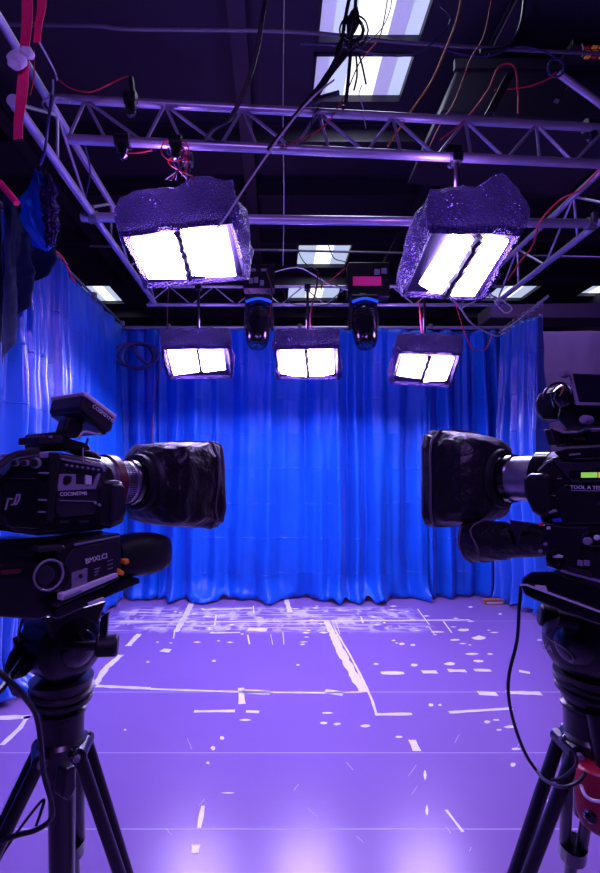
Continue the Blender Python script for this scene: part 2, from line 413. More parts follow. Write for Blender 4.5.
# ---------------------------------------------------------------- curtains
def curtain(name, top, bot, zt, zb, label, seed, amp=.045, lam=.19, m='curtain', nrm=(0, -1), puddle=.16, group=None, zslope=0, topgather=.5, sagz=0, hem=0):
    """top/bot: 2D paths as lists of (x,y)"""
    rnd = random.Random(seed)
    def along(path, u):
        ls = [math.dist(path[i], path[i + 1]) for i in range(len(path) - 1)]; T = sum(ls); d = u * T
        for i, l in enumerate(ls):
            if d <= l or i == len(ls) - 1:
                f = d / l; return V((path[i][0] * (1 - f) + path[i + 1][0] * f, path[i][1] * (1 - f) + path[i + 1][1] * f))
            d -= l
    Lb = sum(math.dist(bot[i], bot[i + 1]) for i in range(len(bot) - 1))
    nu = max(40, int(Lb / .011)); nz = 64
    ph = [rnd.random() * 6.28 for _ in range(8)]
    nv = V((nrm[0], nrm[1]))
    bm = NB(); grid = []
    for j in range(nz + 1):
        t = j / nz; t = t ** 1.0
        row = []
        for i in range(nu + 1):
            u = i / nu; s = u * Lb
            w = s + .06 * noise.noise(V((s * 1.1, t * 1.3, seed * 3.1))) + .16 * (noise.noise(V((s * .9, seed, 2.2))))
            fold = math.sin(6.283 * w / lam + ph[0] + .9 * noise.noise(V((s * .8, t * .7, seed + 9))))
            fold = math.copysign(abs(fold) ** 1.0, fold)
            f2 = math.sin(6.283 * w / (lam * 2.7) + ph[1]) * .9
            f3 = math.sin(6.283 * w / (lam * .43) + ph[2] + t) * .25 * (1 - t)
            mod = .18 + 2.6 * abs(noise.noise(V((s * 1.9, t * .6, seed + 4))))
            ridge = 1 - 2.6 * abs(noise.noise(V((s * 2.6 / (lam * 5), t * .45 + .15 * s, seed + 13))))
            d = amp * (fold * mod + f2 * .8 + f3 + .9 * ridge) * (topgather + (1 - topgather) * min(1, t * 2.5))
            d += .05 * noise.noise(V((s * 2.2, t * 3.0, seed + 1.5))) * t
            d += .012 * noise.noise(V((s * 9, t * 14, seed + 7)))
            # tension swags radiating down from the top
            d += .02 * math.sin(18 * t + 9 * noise.noise(V((s * 1.2, seed, 0)))) * max(0, .25 - t) * 2
            p = along(top, u).lerp(along(bot, u), min(1, t * 1.02))
            ztop = zt - zslope * u - sagz * (abs(math.sin(s * 9 + ph[3])) ** 2) * .03
            z = ztop + (zb + hem * u - ztop) * t
            if puddle and z < .26:
                k = (.26 - z) / .26
                o = puddle * k ** 1.5 * (.55 + 1.1 * noise.noise(V((s * 2.3, seed, 5.5))) + 1.0 * noise.noise(V((s * 6, seed, 8.5))))
                d += max(o, -.02)
                z = .012 + max(0, z) * (1 - .25 * k) + abs(.10 * k * noise.noise(V((s * 7, t * 30, seed + 2)))) 
            q = p + nv * d
            row.append(bm.verts.new((q.x, q.y, z)))
        grid.append(row)
    for j in range(nz):
        for i in range(nu):
            bm.faces.new((grid[j][i], grid[j][i + 1], grid[j + 1][i + 1], grid[j + 1][i]))
    o = obj(name, bm, m, None, True)
    for e in o.data.edges: e.use_edge_sharp = False
    o.modifiers.new('solid', 'SOLIDIFY').thickness = .004
    return tag(o, label, 'curtain', group)
YBK = 5.5
curtain('backdrop_curtain', [(-1.9, YBK + .02), (-1.40, YBK + .03)], [(-1.9, YBK), (-1.40, YBK)], 3.28, 0, 'dark narrow blue drape in the left back corner holding a coiled cable', 3)
curtain('backdrop_curtain', [(-1.40, YBK - .07), (1.84, YBK - .07)], [(-1.40, YBK - .05), (1.84, YBK - .05)], 3.26, 0, 'wide bright blue backdrop curtain across the middle of the back', 11, amp=.05, lam=.27, puddle=.15)
curtain('backdrop_curtain', [(1.79, YBK + .02), (2.85, YBK + .0)], [(1.80, YBK + .02), (2.95, YBK)], 3.26, 0, 'shaded blue drape at the right end of the back behind the right camera hood', 5, amp=.055, lam=.2, puddle=.07)
curtain('side_curtain', [(-1.86, 5.42), (-1.86, 3.97)], [(-1.86, 5.4), (-1.86, 3.97)], 3.3, 0, 'flat blue side curtain hanging from the left rail, farther from the camera', 8, amp=.028, lam=.3, nrm=(1, 0), puddle=.14)
curtain('side_curtain', [(-1.83, 3.95), (-1.86, 3.05)], [(-1.84, 3.95), (-1.86, 3.02)], 3.3, 0, 'tightly folded pale-edged blue side curtain at the left edge', 21, m='satin', amp=.06, lam=.13, nrm=(1, 0), puddle=.18)
curtain('side_curtain', [(-1.9, 3.02), (-1.98, 1.4)], [(-1.9, 3.0), (-2.0, 1.3)], 3.3, 0, 'nearest blue side curtain hanging beside the left video camera', 23, m='satin', amp=.05, lam=.2, nrm=(1, 0), puddle=.14)
curtain('shade_drape', [(-1.70, 3.3), (-1.72, 2.8)], [(-1.71, 3.28), (-1.72, 2.8)], 3.27, 3.0, 'dark cloth added as shade over the top of the left side curtain', 31, hem=-.8, amp=.05, lam=.16, nrm=(1, 0), puddle=0, m='shade_drape')  # dark sheet standing in for the shade on the left curtain
curtain('side_curtain', [(2.76, 5.4), (2.84, 4.8)], [(2.74, 5.38), (2.90, 4.72)], 3.22, 0, 'bunched lavender-lit blue curtain hooked on the right rail', 41, m='satin', amp=.085, lam=.13, nrm=(-1, -.15), puddle=.05, topgather=.45)
curtain('pale_wall_drape', [(3.3, 7.4), (8, 7.4)], [(3.3, 7.4), (8, 7.4)], 3.86, 0, 'pale cloth hanging in the dim area behind the right curtain', 51, amp=.03, lam=.9, m='pale_drape', puddle=0)
# rails
t = thing('curtain_rail', (-1.86, 4.2, 3.33), 'black rail carrying the left side curtains', 'rail')
obj('pole', cyl(NB(), (-1.85, 5.5, 3.33), (-1.85, 1.2, 3.33), .014), 'steel', t)
for y in (5.45, 4.6, 3.8):
    obj('bracket', cyl(NB(), (-1.85, y, 3.3), (-1.85, y, 3.36), .03), 'steel', t)
t = thing('curtain_rail', (.4, 5.5, 3.3), 'long grey rail carrying the blue backdrop curtains', 'rail')
obj('pole', cyl(NB(), (-1.95, 5.5, 3.30), (2.9, 5.5, 3.30), .02), 'truss', t)
for x in (-1.3, .3, 1.9): obj('bracket', cyl(NB(), (x, 5.5, 3.28), (x, 5.5, 3.34), .03), 'steel', t)
rail = [V((2.72, 5.45, 3.22)), V((2.78, 5.15, 3.26)), V((2.84, 4.85, 3.34)), V((2.87, 4.72, 3.38))]
t = thing('curtain_rail', rail[2], 'bent grey rail with rings holding the right bunched curtain', 'rail')
obj('pole', tube(NB(), rail, .016), 'truss', t)
for k in range(9):
    u = k / 8; c = V((2.74 + .1 * u, 5.4 - .58 * u, 3.235 + .09 * u))
    bm = NB(); ring = [c + V((.0, .0, .0)) + V((.034 * math.cos(q * .6283), 0, .034 * math.sin(q * .6283))) for q in range(11)]
    tube(bm, ring, .005, n=6, sub=2); obj('ring', bm, 'truss', t)
t = thing('rail_hanger', P(482, 230, 4.4), 'white cord and shackle dropping from the pipe to the right curtain rail', 'hanger')
obj('cord', tube(NB(), [PZ(479, 232, 3.42), P(480, 262, 4.5), P(482, 280, 4.6), P(483, 289, 4.62)], .012), 'white_cable', t)
bm = NB()
for q in ((474, 300), (492, 300)): cyl(bm, P(483, 288, 4.62), P(q[0], q[1], 4.64), .006)
cyl(bm, P(474, 300, 4.64), P(492, 300, 4.64), .006); obj('shackle', bm, 'truss', t)
ps = [(462, 308), (478, 300), (492, 296), (506, 303), (512, 309), (506, 313), (498, 306), (494, 300)]
tag(obj('safety_cable', tube(NB(), [P(x, y, 4.66) for x, y in ps], .007), 'white_cable'), 'looped pale safety cord at the top of the right bunched curtain', 'cable')
# coiled cable hung on back left curtain
bm = NB(); c = P(139, 357, 5.3)
rr = random.Random(4)
for k in range(4):
    tube(bm, [c + V(((.15 + .02 * k) * math.cos(q * .524 + .1) * (1.25 if k % 2 else 1.1), -.03 * k + .01 * math.sin(q), (.14 + .015 * rr.random()) * math.sin(q * .524 + .1))) for q in range(13)], .014, n=6, sub=3)
tube(bm, [c + V((-.05, -.05, .13)), c + V((.0, -.08, 0)), c + V((.12, -.07, -.1))], .02, n=6)
tag(obj('coiled_cable', bm, 'blue_cable'), 'thick blue-black cable coil hung in the left back corner', 'cable')

# ---------------------------------------------------------------- studio lights
def yn_big(h): return h > .22
def studio_light(cn, panels, h, label, seed, peak=(0, 0), bulge=1.12, back=.0):
    """cn: world corners NL NR FR FL of the bottom opening; panels: corner quads (world, NL NR FR FL)"""
    rnd = random.Random(seed)
    cn = [V(c) for c in cn]; C = sum(cn, V((0, 0, 0))) / 4
    t = thing('studio_softlight', C + V((0, 0, h)), label, 'studio light')
    n = 96
    def ring(sc_, dz, roundness=.0):
        out = []
        for i in range(n):
            f = i / n * 4; k = int(f); g = f - k
            p = cn[k].lerp(cn[(k + 1) % 4], g)
            out.append(C + (p - C) * sc_ + V((0, 0, dz)))
        return out
    levels = [(.93, .012), (.985, -.006), (1.02, .006), (1.05, .04), (bulge, h * .3), (bulge * .99, h * .5), (1.04, h * .75), (.96, h * .93), (.78, h * 1.02), (.5, h * 1.06), (.2, h * 1.1), (.02, h * 1.1)]
    rings = []
    for a, b in zip(levels, levels[1:]):
        m_ = 4
        for k in range(m_):
            q = k / m_; rings.append(ring(a[0] * (1 - q) + b[0] * q, a[1] * (1 - q) + b[1] * q))
    rings.append(ring(*levels[-1]))
    out = []
    for ri, r_ in enumerate(rings):
        nr = []
        amp = min(1, ri / 10)
        for p in r_:
            d = (p - C); d.z *= .6; d = d.normalized()
            q = p * 3.2 + V((seed * 7.7, 0, 0))
            cr = 1 - abs(noise.noise(q * 1.4)) * 2.2
            a_ = .030 * cr + .04 * noise.noise(p * 4.5 + V((0, seed, 0))) + .014 * (1 - 2 * abs(noise.noise(V((p.x * 15, p.y * 15, p.z * 7)) + V((seed, 0, 0)))))
            pk = 0
            if peak[1]:
                dx = p.x - (C.x + peak[0]); pk = peak[1] * max(0, 1 - abs(dx) / .12) * max(0, (p.z - C.z) / h - .6) * 2
            nr.append(p + d * a_ * amp * (.8 if yn_big(h) else .6) + V((0, 0, pk)))
        out.append(nr)
    bm = NB(); loft(bm, out, False, True)
    o = obj('foil_wrap', bm, 'foil', t, True)
    for e in o.data.edges: e.use_edge_sharp = False
    bm = NB(); prism(bm, [p + V((0, 0, .0225)) for p in ring(.94, 0)[::4]], V((0, 0, .01))); obj('reflector', bm, 'foil_in', t, False)
    for q in panels:
        q = [V(p) for p in q]; obj('lamp_panel', prism(NB(), q, (0, 0, .022)), 'panel_light', t, False, bevel=.003)
    # crumpled divider strip between the two panels
    a, b = (V(panels[0][1]) + V(panels[1][0])) / 2, (V(panels[0][2]) + V(panels[1][3])) / 2
    w = (V(panels[1][0]) - V(panels[0][1])).length * .46
    bm = NB(); pts = [a.lerp(b, k / 14) + V((rnd.uniform(-.3, .3) * w, 0, .008 + rnd.uniform(-.004, .004))) for k in range(15)]
    tube(bm, pts, w, n=8, sub=3); obj('foil_divider', bm, 'rubber', t, True)
    # yoke and clamp to the truss
    top = C + V((0, 0, h * 1.08))
    bm = NB(); cyl(bm, top - V((0, 0, .05)), V((top.x, top.y, 3.36)), .014)
    obj('hanger_tube', bm, 'black', t)
    bm = NB(); box(bm, V((top.x - .03, top.y - .03, 3.34)), V((top.x + .03, top.y + .03, 3.40))); obj('clamp', bm, 'black', t, False, bevel=.006)
    return t
def quad_from_px(px4, yn, yf):
    (a, b, c, d) = px4
    return [P(*a, yn), P(*b, yn), P(*c, yf), P(*d, yf)]
# each: panels px (NL NR FR FL), opening px, near & far Y
LI = [
 ([((130.5, 241), (175, 239), (189.5, 279.5), (149.5, 282.5)), ((181, 232.5), (226, 230), (236, 276), (191, 279))],
  ((123, 236), (233, 222), (247, 279), (146, 288)), 2.42, 2.92, .25, 'big foil-wrapped twin-panel studio light hanging at upper left', 1, (.1, .02), 1.06),
 ([((452, 238), (473, 241), (443, 294), (413, 291)), ((485, 240), (508, 243), (474, 297), (450, 296))],
  ((430, 232), (518, 236), (482, 300), (403, 296)), 2.38, 2.94, .24, 'big foil-wrapped twin-panel studio light hanging at upper right', 2, (.1, .08), 1.12),
 ([((167.7, 352.3), (196, 352.3), (200, 375), (174, 376)), ((199.5, 351.7), (222.7, 352.3), (226, 374), (203, 375))],
  ((163, 349), (228, 348), (232, 378), (170, 379)), 4.25, 4.72, .2, 'small foil-wrapped twin-panel light at the left of the back row', 3, (0, 0), 1.05),
 ([((280.4, 352.3), (304, 352.3), (306.5, 376.7), (281, 375.8)), ((308, 351.7), (333.4, 351.7), (334, 375.8), (310, 376.7))],
  ((277, 349), (337, 348), (338, 379), (278, 379)), 4.25, 4.72, .2, 'small foil-wrapped twin-panel light in the middle of the back row', 4, (0, 0), 1.03),
 ([((403.3, 357.3), (426.7, 359.3), (419.3, 381.7), (395, 380)), ((431.7, 358.3), (454, 359.3), (445, 383.3), (423, 382.7))],
  ((399, 353), (459, 355), (450, 387), (391, 384)), 4.2, 4.7, .2, 'small foil-wrapped twin-panel light at the right of the back row', 5, (0, 0), 1.06)]
for pn, op, yn, yf, h, lab, sd, pk, bl in LI:
    studio_light(quad_from_px(op, yn, yf), [quad_from_px(q, yn + .02, yf - .01) for q in pn], h, lab, sd, pk, bl)

# ---------------------------------------------------------------- moving heads and boxes on the far truss
def moving_head(px, py, label, seed):
    Y = 4.72; c = P(px, py, Y)
    t = thing('moving_head_light', (c.x, Y, 3.3), label, 'stage light')
    bm = NB(); box(bm, (c.x - .14, Y - .1, 3.30), (c.x + .14, Y + .1, 3.36)); obj('base', bm, 'black', t, False, bevel=.015)
    obj('clamp', box(NB(), (c.x - .03, Y + .02, 3.36), (c.x + .03, Y + .2, 3.42)), 'steel', t, False, bevel=.006)
    for s in (-1, 1):
        bm = NB(); prof = [(s * .14, 3.31), (s * .10, 3.31), (s * .115, 3.12), (s * .125, 3.02), (s * .155, 3.02), (s * .16, 3.12)]
        prism(bm, [V((c.x + x, Y - .04, z)) for x, z in prof], (0, .08, 0)); obj('yoke_arm', bm, 'black', t, False, bevel=.008)
    d = V((.04 * (1 if seed else -1), -.28, -1)).normalized(); o = V((c.x, Y + .03, 3.26))
    bm = NB(); lathe(bm, o, d, [(0, .02), (.005, .085), (.03, .11), (.08, .12), (.2, .13), (.3, .13), (.38, .12), (.43, .105), (.45, .09)], 26); h = obj('head', bm, 'black_gloss', t)
    bm = NB(); lathe(bm, o + d * .445, d, [(0, .068), (.012, .06), (.02, .03)], 22); obj('lens', bm, 'glass', h)
    for k in range(5):
        bm = NB(); lathe(bm, o + d * (.07 + k * .028), d, [(0, .128), (.01, .128)], 26); obj('cooling_fin', bm, 'black', h)
    bm = NB(); pts = [V((c.x - .13 + .26 * k / 8, Y - .12, 3.27 + .035 * math.sin(math.pi * k / 8))) for k in range(9)]
    tube(bm, pts, .014, n=8, sub=2); obj('status_light', bm, 'blue_led', t)
    return t
moving_head(259, 315, 'black moving head light hanging left of the middle back light', 0)
moving_head(363, 320, 'black moving head light hanging right of the middle back light', 1)
def rig_box(x0, x1, y0, y1, Y, label, kind):
    a, b = P(x0, y0, Y), P(x1, y1, Y)
    t = thing(kind, ((a.x + b.x) / 2, Y, b.z), label, 'power box')
    obj('case', box(NB(), (a.x, Y, b.z), (b.x, Y + .16, a.z)), 'black', t, False, bevel=.008)
    return t, a, b
t, a, b = rig_box(243, 275, 264, 288, 4.78, 'dark power box with small grey switches above the left moving head', 'power_box')
for (px, py) in ((253, 270), (264, 270)): obj('label_plate', box(NB(), P(px - 3, py - 1.5, 4.775), P(px + 3, py + 1.5, 4.785)), 'mid_grey', t, False)
for (px, py) in ((251, 281), (256, 280), (262, 283)): obj('switch', box(NB(), P(px - 2, py - 3, 4.765), P(px + 2, py + 3, 4.785)), 'mid_grey', t, False)
t, a, b = rig_box(348, 390, 262, 296, 4.78, 'dark power box with a magenta stripe above the right moving head', 'power_box')
obj('magenta_stripe', box(NB(), P(353, 276.5, 4.772), P(381, 286, 4.79)), 'magenta', t, False)
for (px, py) in ((377, 272), (384, 271)): obj('switch', box(NB(), P(px - 2.5, py - 3, 4.77), P(px + 2.5, py + 3, 4.785)), 'blue_led' if 0 else 'mid_grey', t, False)
# ventilation box and dimmer at upper right, black boards by the ceiling
t = thing('ventilation_duct', P(535, 100, 4.6), 'boxy dark duct under the ceiling at upper right', 'duct')
bm = NB(); q = [P(458, 66, 4.4), P(640, 72, 4.4), P(640, 126, 4.4), P(440, 112, 4.4)]; prism(bm, q, (0, 1.1, 0)); obj('duct_body', bm, 'beam', t, False, bevel=.02)
bm = NB(); box(bm, P(455, 68, 4.38), P(640, 62, 4.42)); obj('duct_flange', bm, 'beam', t, False)
t = thing('dimmer_rack', P(590, 60, 3.9), 'black rack with rows of amber connectors at the right edge near the ceiling', 'rack')
obj('case', box(NB(), P(573, 38, 3.9), P(625, 66, 4.1)), 'black', t, False, bevel=.01)
obj('handle', tube(NB(), [P(582, 44, 3.88), P(583.5, 48, 3.86), P(583.5, 53, 3.86), P(582, 57, 3.88)], .008), 'steel', t)
for r_ in range(3):
    for c in range(6):
        obj('connector', box(NB(), P(585.5 + c * 7.5, 46.5 + r_ * 5, 3.885), P(588.8 + c * 7.5, 48.1 + r_ * 5, 3.91)), 'amber' if (c + r_) % 3 else 'red_cable', t, False)
bm = NB(); prism(bm, [P(490, 318, 8), P(640, 318, 8), P(640, 302, 8), P(490, 304, 8)], (0, .5, 0))
tag(obj('ventilation_duct', bm, 'duct', None, False, bevel=.02), 'long far horizontal duct above the pale cloth on the right', 'duct')
tag(obj('ventilation_duct', box(NB(), (-4.5, 8.5, 3.9), (4.0, 8.9, 4.15)), 'beam', None, False, bevel=.02), 'dark far beam-like duct seen above the backdrop rail', 'duct')

# ---------------------------------------------------------------- cables and straps overhead
def cable(pts, r, m, label, name='hanging_cable', cat='cable'):
    """pts: (px,py,Y)"""
    return tag(obj(name, tube(NB(), [P(*p) for p in pts], r, n=7), m), label, cat)
cable([(57, 78, 2.55), (70, 88, 2.55), (90, 92, 2.55), (110, 84, 2.55), (125, 77, 2.58), (132, 77, 2.6)], .004, 'red_cable', 'red wire sagging from the left corner of the near truss')
cable([(388, -5, 2.9), (384, 20, 2.9), (378, 40, 2.85), (360, 62, 2.8), (345, 95, 2.75), (325, 125, 2.7), (300, 140, 2.66), (283, 146, 2.62)], .004, 'red_cable', 'long thin pink-red wire falling beside the skylight')
cable([(462, -5, 3.0), (456, 22, 2.95), (446, 48, 2.9), (432, 80, 2.85), (412, 110, 2.8), (395, 135, 2.74), (388, 146, 2.72)], .006, 'orange_cable', 'orange cable falling from the ceiling to the near truss')
cable([(492, -5, 3.1), (484, 35, 3.0), (470, 60, 2.95), (455, 100, 2.9), (440, 125, 2.8), (428, 150, 2.72)], .004, 'red_cable', 'pink wire falling right of the orange cable')
cable([(495, 90, 2.9), (510, 89, 2.9), (530, 86, 2.9), (548, 79, 2.9), (556, 72, 2.9)], .005, 'red_cable', 'red wire bowing between the near truss and the right pole')
cable([(440, 140, 2.75), (465, 120, 2.78), (488, 90, 2.8), (498, 68, 2.8), (510, 64, 2.8), (516, 72, 2.8), (518, 95, 2.78), (518, 113, 2.76)], .005, 'red_cable', 'red wire looping up and over the near truss at right')
cable([(600, 168, 2.8), (580, 190, 3.0), (560, 200, 3.1), (540, 222, 3.3), (533, 245, 3.6), (520, 262, 3.9), (508, 280, 4.2)], .007, 'red_cable', 'bright red cable following the right side truss')
cable([(205, 140, 2.6), (215, 128, 2.5), (230, 118, 2.45), (245, 90, 2.4), (256, 55, 2.35), (262, 20, 2.3), (266, -5, 2.3)], .012, 'black_cable', 'thick black cable sweeping up over the near truss left of the middle')
cable([(215, 230, 2.34), (225, 218, 2.34), (250, 180, 2.4), (285, 130, 2.45), (312, 98, 2.5), (334, 80, 2.6)], .005, 'white_cable', 'pale cable rising diagonally from the big left light')
cable([(268, 150, 2.5), (300, 110, 2.5), (325, 78, 2.6), (340, 48, 2.7), (345, 20, 2.7), (350, -5, 2.7)], .012, 'black_cable', 'black cable running up past the hanging cable knot')
cable([(312, 103, 2.55), (322, 85, 2.58), (332, 70, 2.6), (345, 54, 2.62)], .02, 'black_cable', 'thick black strap leaning on the near truss below the skylight', 'support_strap', 'strap')
cable([(314, 103, 2.55), (322, 98, 2.55), (332, 95, 2.56), (339, 93, 2.56)], .014, 'black_cable', 'short black bar lying on the near truss below the skylight', 'clamp_bar', 'clamp')
t = thing('hanging_cable_knot', P(352, 30, 2.7), 'knot of black cables hanging in front of the skylight', 'cable knot')
obj('stem', tube(NB(), [P(356, -5, 2.7), P(355, 10, 2.7), P(353, 22, 2.7), P(351, 40, 2.7), P(350, 60, 2.7), P(346, 100, 2.66), P(343, 108, 2.62)], .011), 'black_cable', t)
bm = NB(); lathe(bm, P(356, 8, 2.7), P(350, 36, 2.7) - P(356, 8, 2.7), [(0, .012), (.04, .03), (.09, .04), (.13, .03), (.17, .012)], 14); obj('knot', bm, 'black_cable', t)
for k, (w, h_) in enumerate(((13, 12), (10, 10), (15, 15), (8, 13))):
    bm = NB(); pts = []
    for q in range(11):
        a_ = q * .6283; pts.append(P(353 + w * math.cos(a_) * .95 + k - 1, 30 + h_ * math.sin(a_), 2.7 - .01 * k))
    tube(bm, pts, .005, n=6, sub=3); obj('loop', bm, 'black_cable', t)
for (x0, y0, x1, y1, x2, y2) in ((346, 34, 338, 45, 335, 62), (358, 52, 362, 65, 366, 84), (356, 55, 357, 75, 354, 90), (366, 40, 352, 50, 346, 44)):
    obj('loose_end', tube(NB(), [P(x0, y0, 2.7), P(x1, y1, 2.68), P(x2, y2, 2.67)], .006), 'black_cable', t)
cable([(392, -5, 2.9), (390, 10, 2.85), (382, 28, 2.8), (366, 45, 2.75), (362, 55, 2.72)], .003, 'black_cable', 'fine black wire crossing the skylight to the cable knot')
cable([(362, 85, 2.7), (359, 95, 2.68), (363, 108, 2.68), (364, 118, 2.66), (366, 128, 2.62)], .003, 'white_cable', 'short pale wire dangling over the near truss')
cable([(320, 105, 2.6), (312, 118, 2.6), (310, 135, 2.6), (300, 145, 2.58)], .003, 'black_cable', 'fine wire hanging through the middle of the near truss')
cable([(440, 5, 3.2), (450, 22, 3.2), (420, 52, 3.2), (380, 55, 3.2), (340, 46, 3.2), (300, 44, 3.2)], .006, 'blue_cable', 'blue-grey cable drooping across the dark ceiling')
cable([(560, 60, 3.1), (540, 50, 3.1), (515, 47, 3.1), (490, 56, 3.1), (465, 55, 3.1), (440, 48, 3.1)], .005, 'blue_cable', 'blue-violet wire waving under the upper right duct')
cable([(525, -5, 3.0), (522, 20, 3.0), (515, 38, 3.0), (504, 48, 3.0), (480, 51, 3.0)], .012, 'black_cable', 'dark cable curling down from the ceiling at right')
cable([(152, 445, 5.3), (154, 405, 5.3), (160, 370, 5.3), (166, 340, 5.2), (168, 300, 5.0), (169, 285, 4.95)], .006, 'maroon', 'thin brown cord hanging in front of the left back curtain')
cable([(445, 296, 4.2), (458, 305, 4.3), (470, 322, 4.4), (482, 330, 4.6), (497, 336, 4.9), (505, 333, 5.0)], .009, 'white_cable', 'pale cable sagging from the big right light to the curtain rail')
cable([(455, 300, 4.4), (462, 325, 4.4), (472, 348, 4.4), (485, 350, 4.4), (492, 335, 4.5)], .005, 'red_cable', 'red wire loop hanging beside the right curtain rail')
cable([(419, 300, 4.5), (420, 312, 4.5), (421, 325, 4.5), (422, 334, 4.5)], .007, 'red_cable', 'red cable dropping to the right back light')
cable([(318, 272, 4.6), (316, 290, 4.6), (312, 305, 4.6), (310, 320, 4.6), (312, 330, 4.6)], .009, 'maroon', 'dark red cable dropping to the middle back light')
cable([(345, 268, 4.7), (330, 281, 4.7), (315, 289, 4.7)], .006, 'red_cable', 'short red cable slanting between the power boxes')
cable([(275, 272, 4.6), (300, 268, 4.6), (330, 285, 4.6), (348, 290, 4.6)], .006, 'white_cable', 'pale cable crossing between the moving heads')
cable([(283, 290, 4.6), (290, 303, 4.6), (318, 306, 4.6), (335, 300, 4.6), (340, 288, 4.6), (330, 283, 4.6)], .006, 'black_cable', 'black cable loop below the small far skylight')
cable([(284, 0, 2.9), (283, 120, 2.95), (284, 200, 3.2), (283, 265, 4.5)], .003, 'white_cable', 'long fine wire dropping to the far truss left of the middle')
cable([(296, 246, 4.6), (304, 262, 4.6), (318, 272, 4.6), (322, 290, 4.6)], .005, 'black_cable', 'black wire curving across the small middle skylight')
cable([(328, 244, 4.6), (334, 258, 4.6), (345, 262, 4.6), (350, 268, 4.6)], .005, 'black_cable', 'black wire hanging over the right half of the small skylight')
cable([(266, 270, 4.65), (272, 290, 4.65), (270, 310, 4.65), (266, 330, 4.65)], .007, 'maroon', 'red-brown cable hanging beside the left moving head')
cable([(37, 38, 2.2), (48, 58, 2.3), (55, 72, 2.4), (57, 80, 2.5)], .005, 'white_cable', 'pale cable lying along the left side truss')
cable([(34, 50, 2.2), (34, 75, 2.2), (30, 95, 2.2)], .003, 'red_cable', 'thin red wire beside the red strap')
cable([(52, 95, 2.5), (48, 125, 2.5), (45, 150, 2.55), (40, 165, 2.6)], .008, 'blue_cable', 'blue-violet rope hanging from the left truss corner')
cable([(53, 80, 2.52), (52, 95, 2.52), (42, 103, 2.52), (50, 112, 2.52), (56, 98, 2.52), (70, 102, 2.52)], .006, 'white_cable', 'pale cable wrapped around the left truss corner')
cable([(84, 142, 2.8), (90, 170, 3.1), (86, 195, 3.3), (84, 210, 3.35)], .006, 'blue_cable', 'dark cable hanging behind the left side truss')
cable([(118, 152, 2.6), (135, 153, 2.58), (152, 150, 2.56)], .005, 'red_cable', 'short red wire under the near truss at left')
# knot of red wires over the big left light
t = thing('wire_bundle', P(180, 150, 2.6), 'bunch of thin red and violet wires over the big left light', 'cable')
rr = random.Random(5)
for k in range(6):
    pts = [P(172 + 2 * k, 142, 2.62), P(166 + rr.uniform(0, 22), 152, 2.6), P(176 + rr.uniform(-8, 14), 163, 2.58), P(165 + 5.5 * k, 175 + rr.uniform(0, 6), 2.56)]
    obj('wire', tube(NB(), pts, .0035, n=6), 'red_cable' if k % 2 else 'blue_cable', t)
bm = NB(); tube(bm, [P(162 + 26 * .5 + 14 * math.cos(q * .6283), 150 + 11 * math.sin(q * .6283), 2.57) for q in range(11)], .004, n=6, sub=3); obj('wire', bm, 'red_cable', t)
# clamps on the near truss
def truss_clamp(px, py, Y, s, label):
    t = thing('truss_clamp', P(px, py, Y), label, 'clamp'); c = P(px, py, Y)
    bm = NB(); lathe(bm, c - V((.035 * s, 0, 0)), V((1, 0, 0)), [(0, .04), (.07 * s, .04)], 18); obj('collar', bm, 'black', t)
    bm = NB(); lathe(bm, c - V((0, 0, .02)), V((0, -.2, -1)), [(0, .03), (.03, .034), (.07, .03), (.09, .012)], 14); obj('bolt_head', bm, 'black_gloss', t)
truss_clamp(123, 142, 2.58, 1.2, 'black clamp on the lower tube of the near truss above the big left light')
truss_clamp(452, 152, 2.76, 1.2, 'black clamp on the lower tube of the near truss above the big right light')
truss_clamp(176, 143, 2.6, 1.0, 'black clamp under the near truss with red wires around it')
truss_clamp(591, 126, 2.88, 1.2, 'black clamp on the upper tube of the near truss at the right edge')
truss_clamp(131, 100, 2.62, 1.0, 'black clamp on the upper tube of the near truss at left')
cable([(131, 78, 2.6), (133, 95, 2.6), (134, 110, 2.6)], .016, 'black_cable', 'black cable tail over the upper tube of the near truss at left')
# leaning board near right part of the truss
bm = NB(); prism(bm, [P(486, 112, 2.75), P(495, 112, 2.75), P(516, 72, 2.95), P(507, 72, 2.95)], (0, .03, 0))
tag(obj('leaning_bracket', bm, 'black', None, False, bevel=.004), 'black bar leaning behind the near truss at right', 'bracket')
# pole at right
t = thing('hanging_pole', P(560, 72, 2.9), 'short silver pole with a collar slanting down at the right edge', 'pole')
obj('tube', cyl(NB(), P(558, 73, 2.95), P(606, 108, 2.95), .02), 'truss', t)
bm = NB(); tube(bm, [P(556 + 8 * math.cos(q * .6283), 68 + 9 * math.sin(q * .6283), 2.93) for q in range(11)], .008, n=6, sub=3); obj('collar', bm, 'blue_cable', t)
bm = NB(); prism(bm, [P(556, 98, 2.98), P(566, 90, 2.98), P(570, 84, 2.98), P(560, 100, 2.98)], (0, .03, 0)); obj('bracket', bm, 'black', t, False)
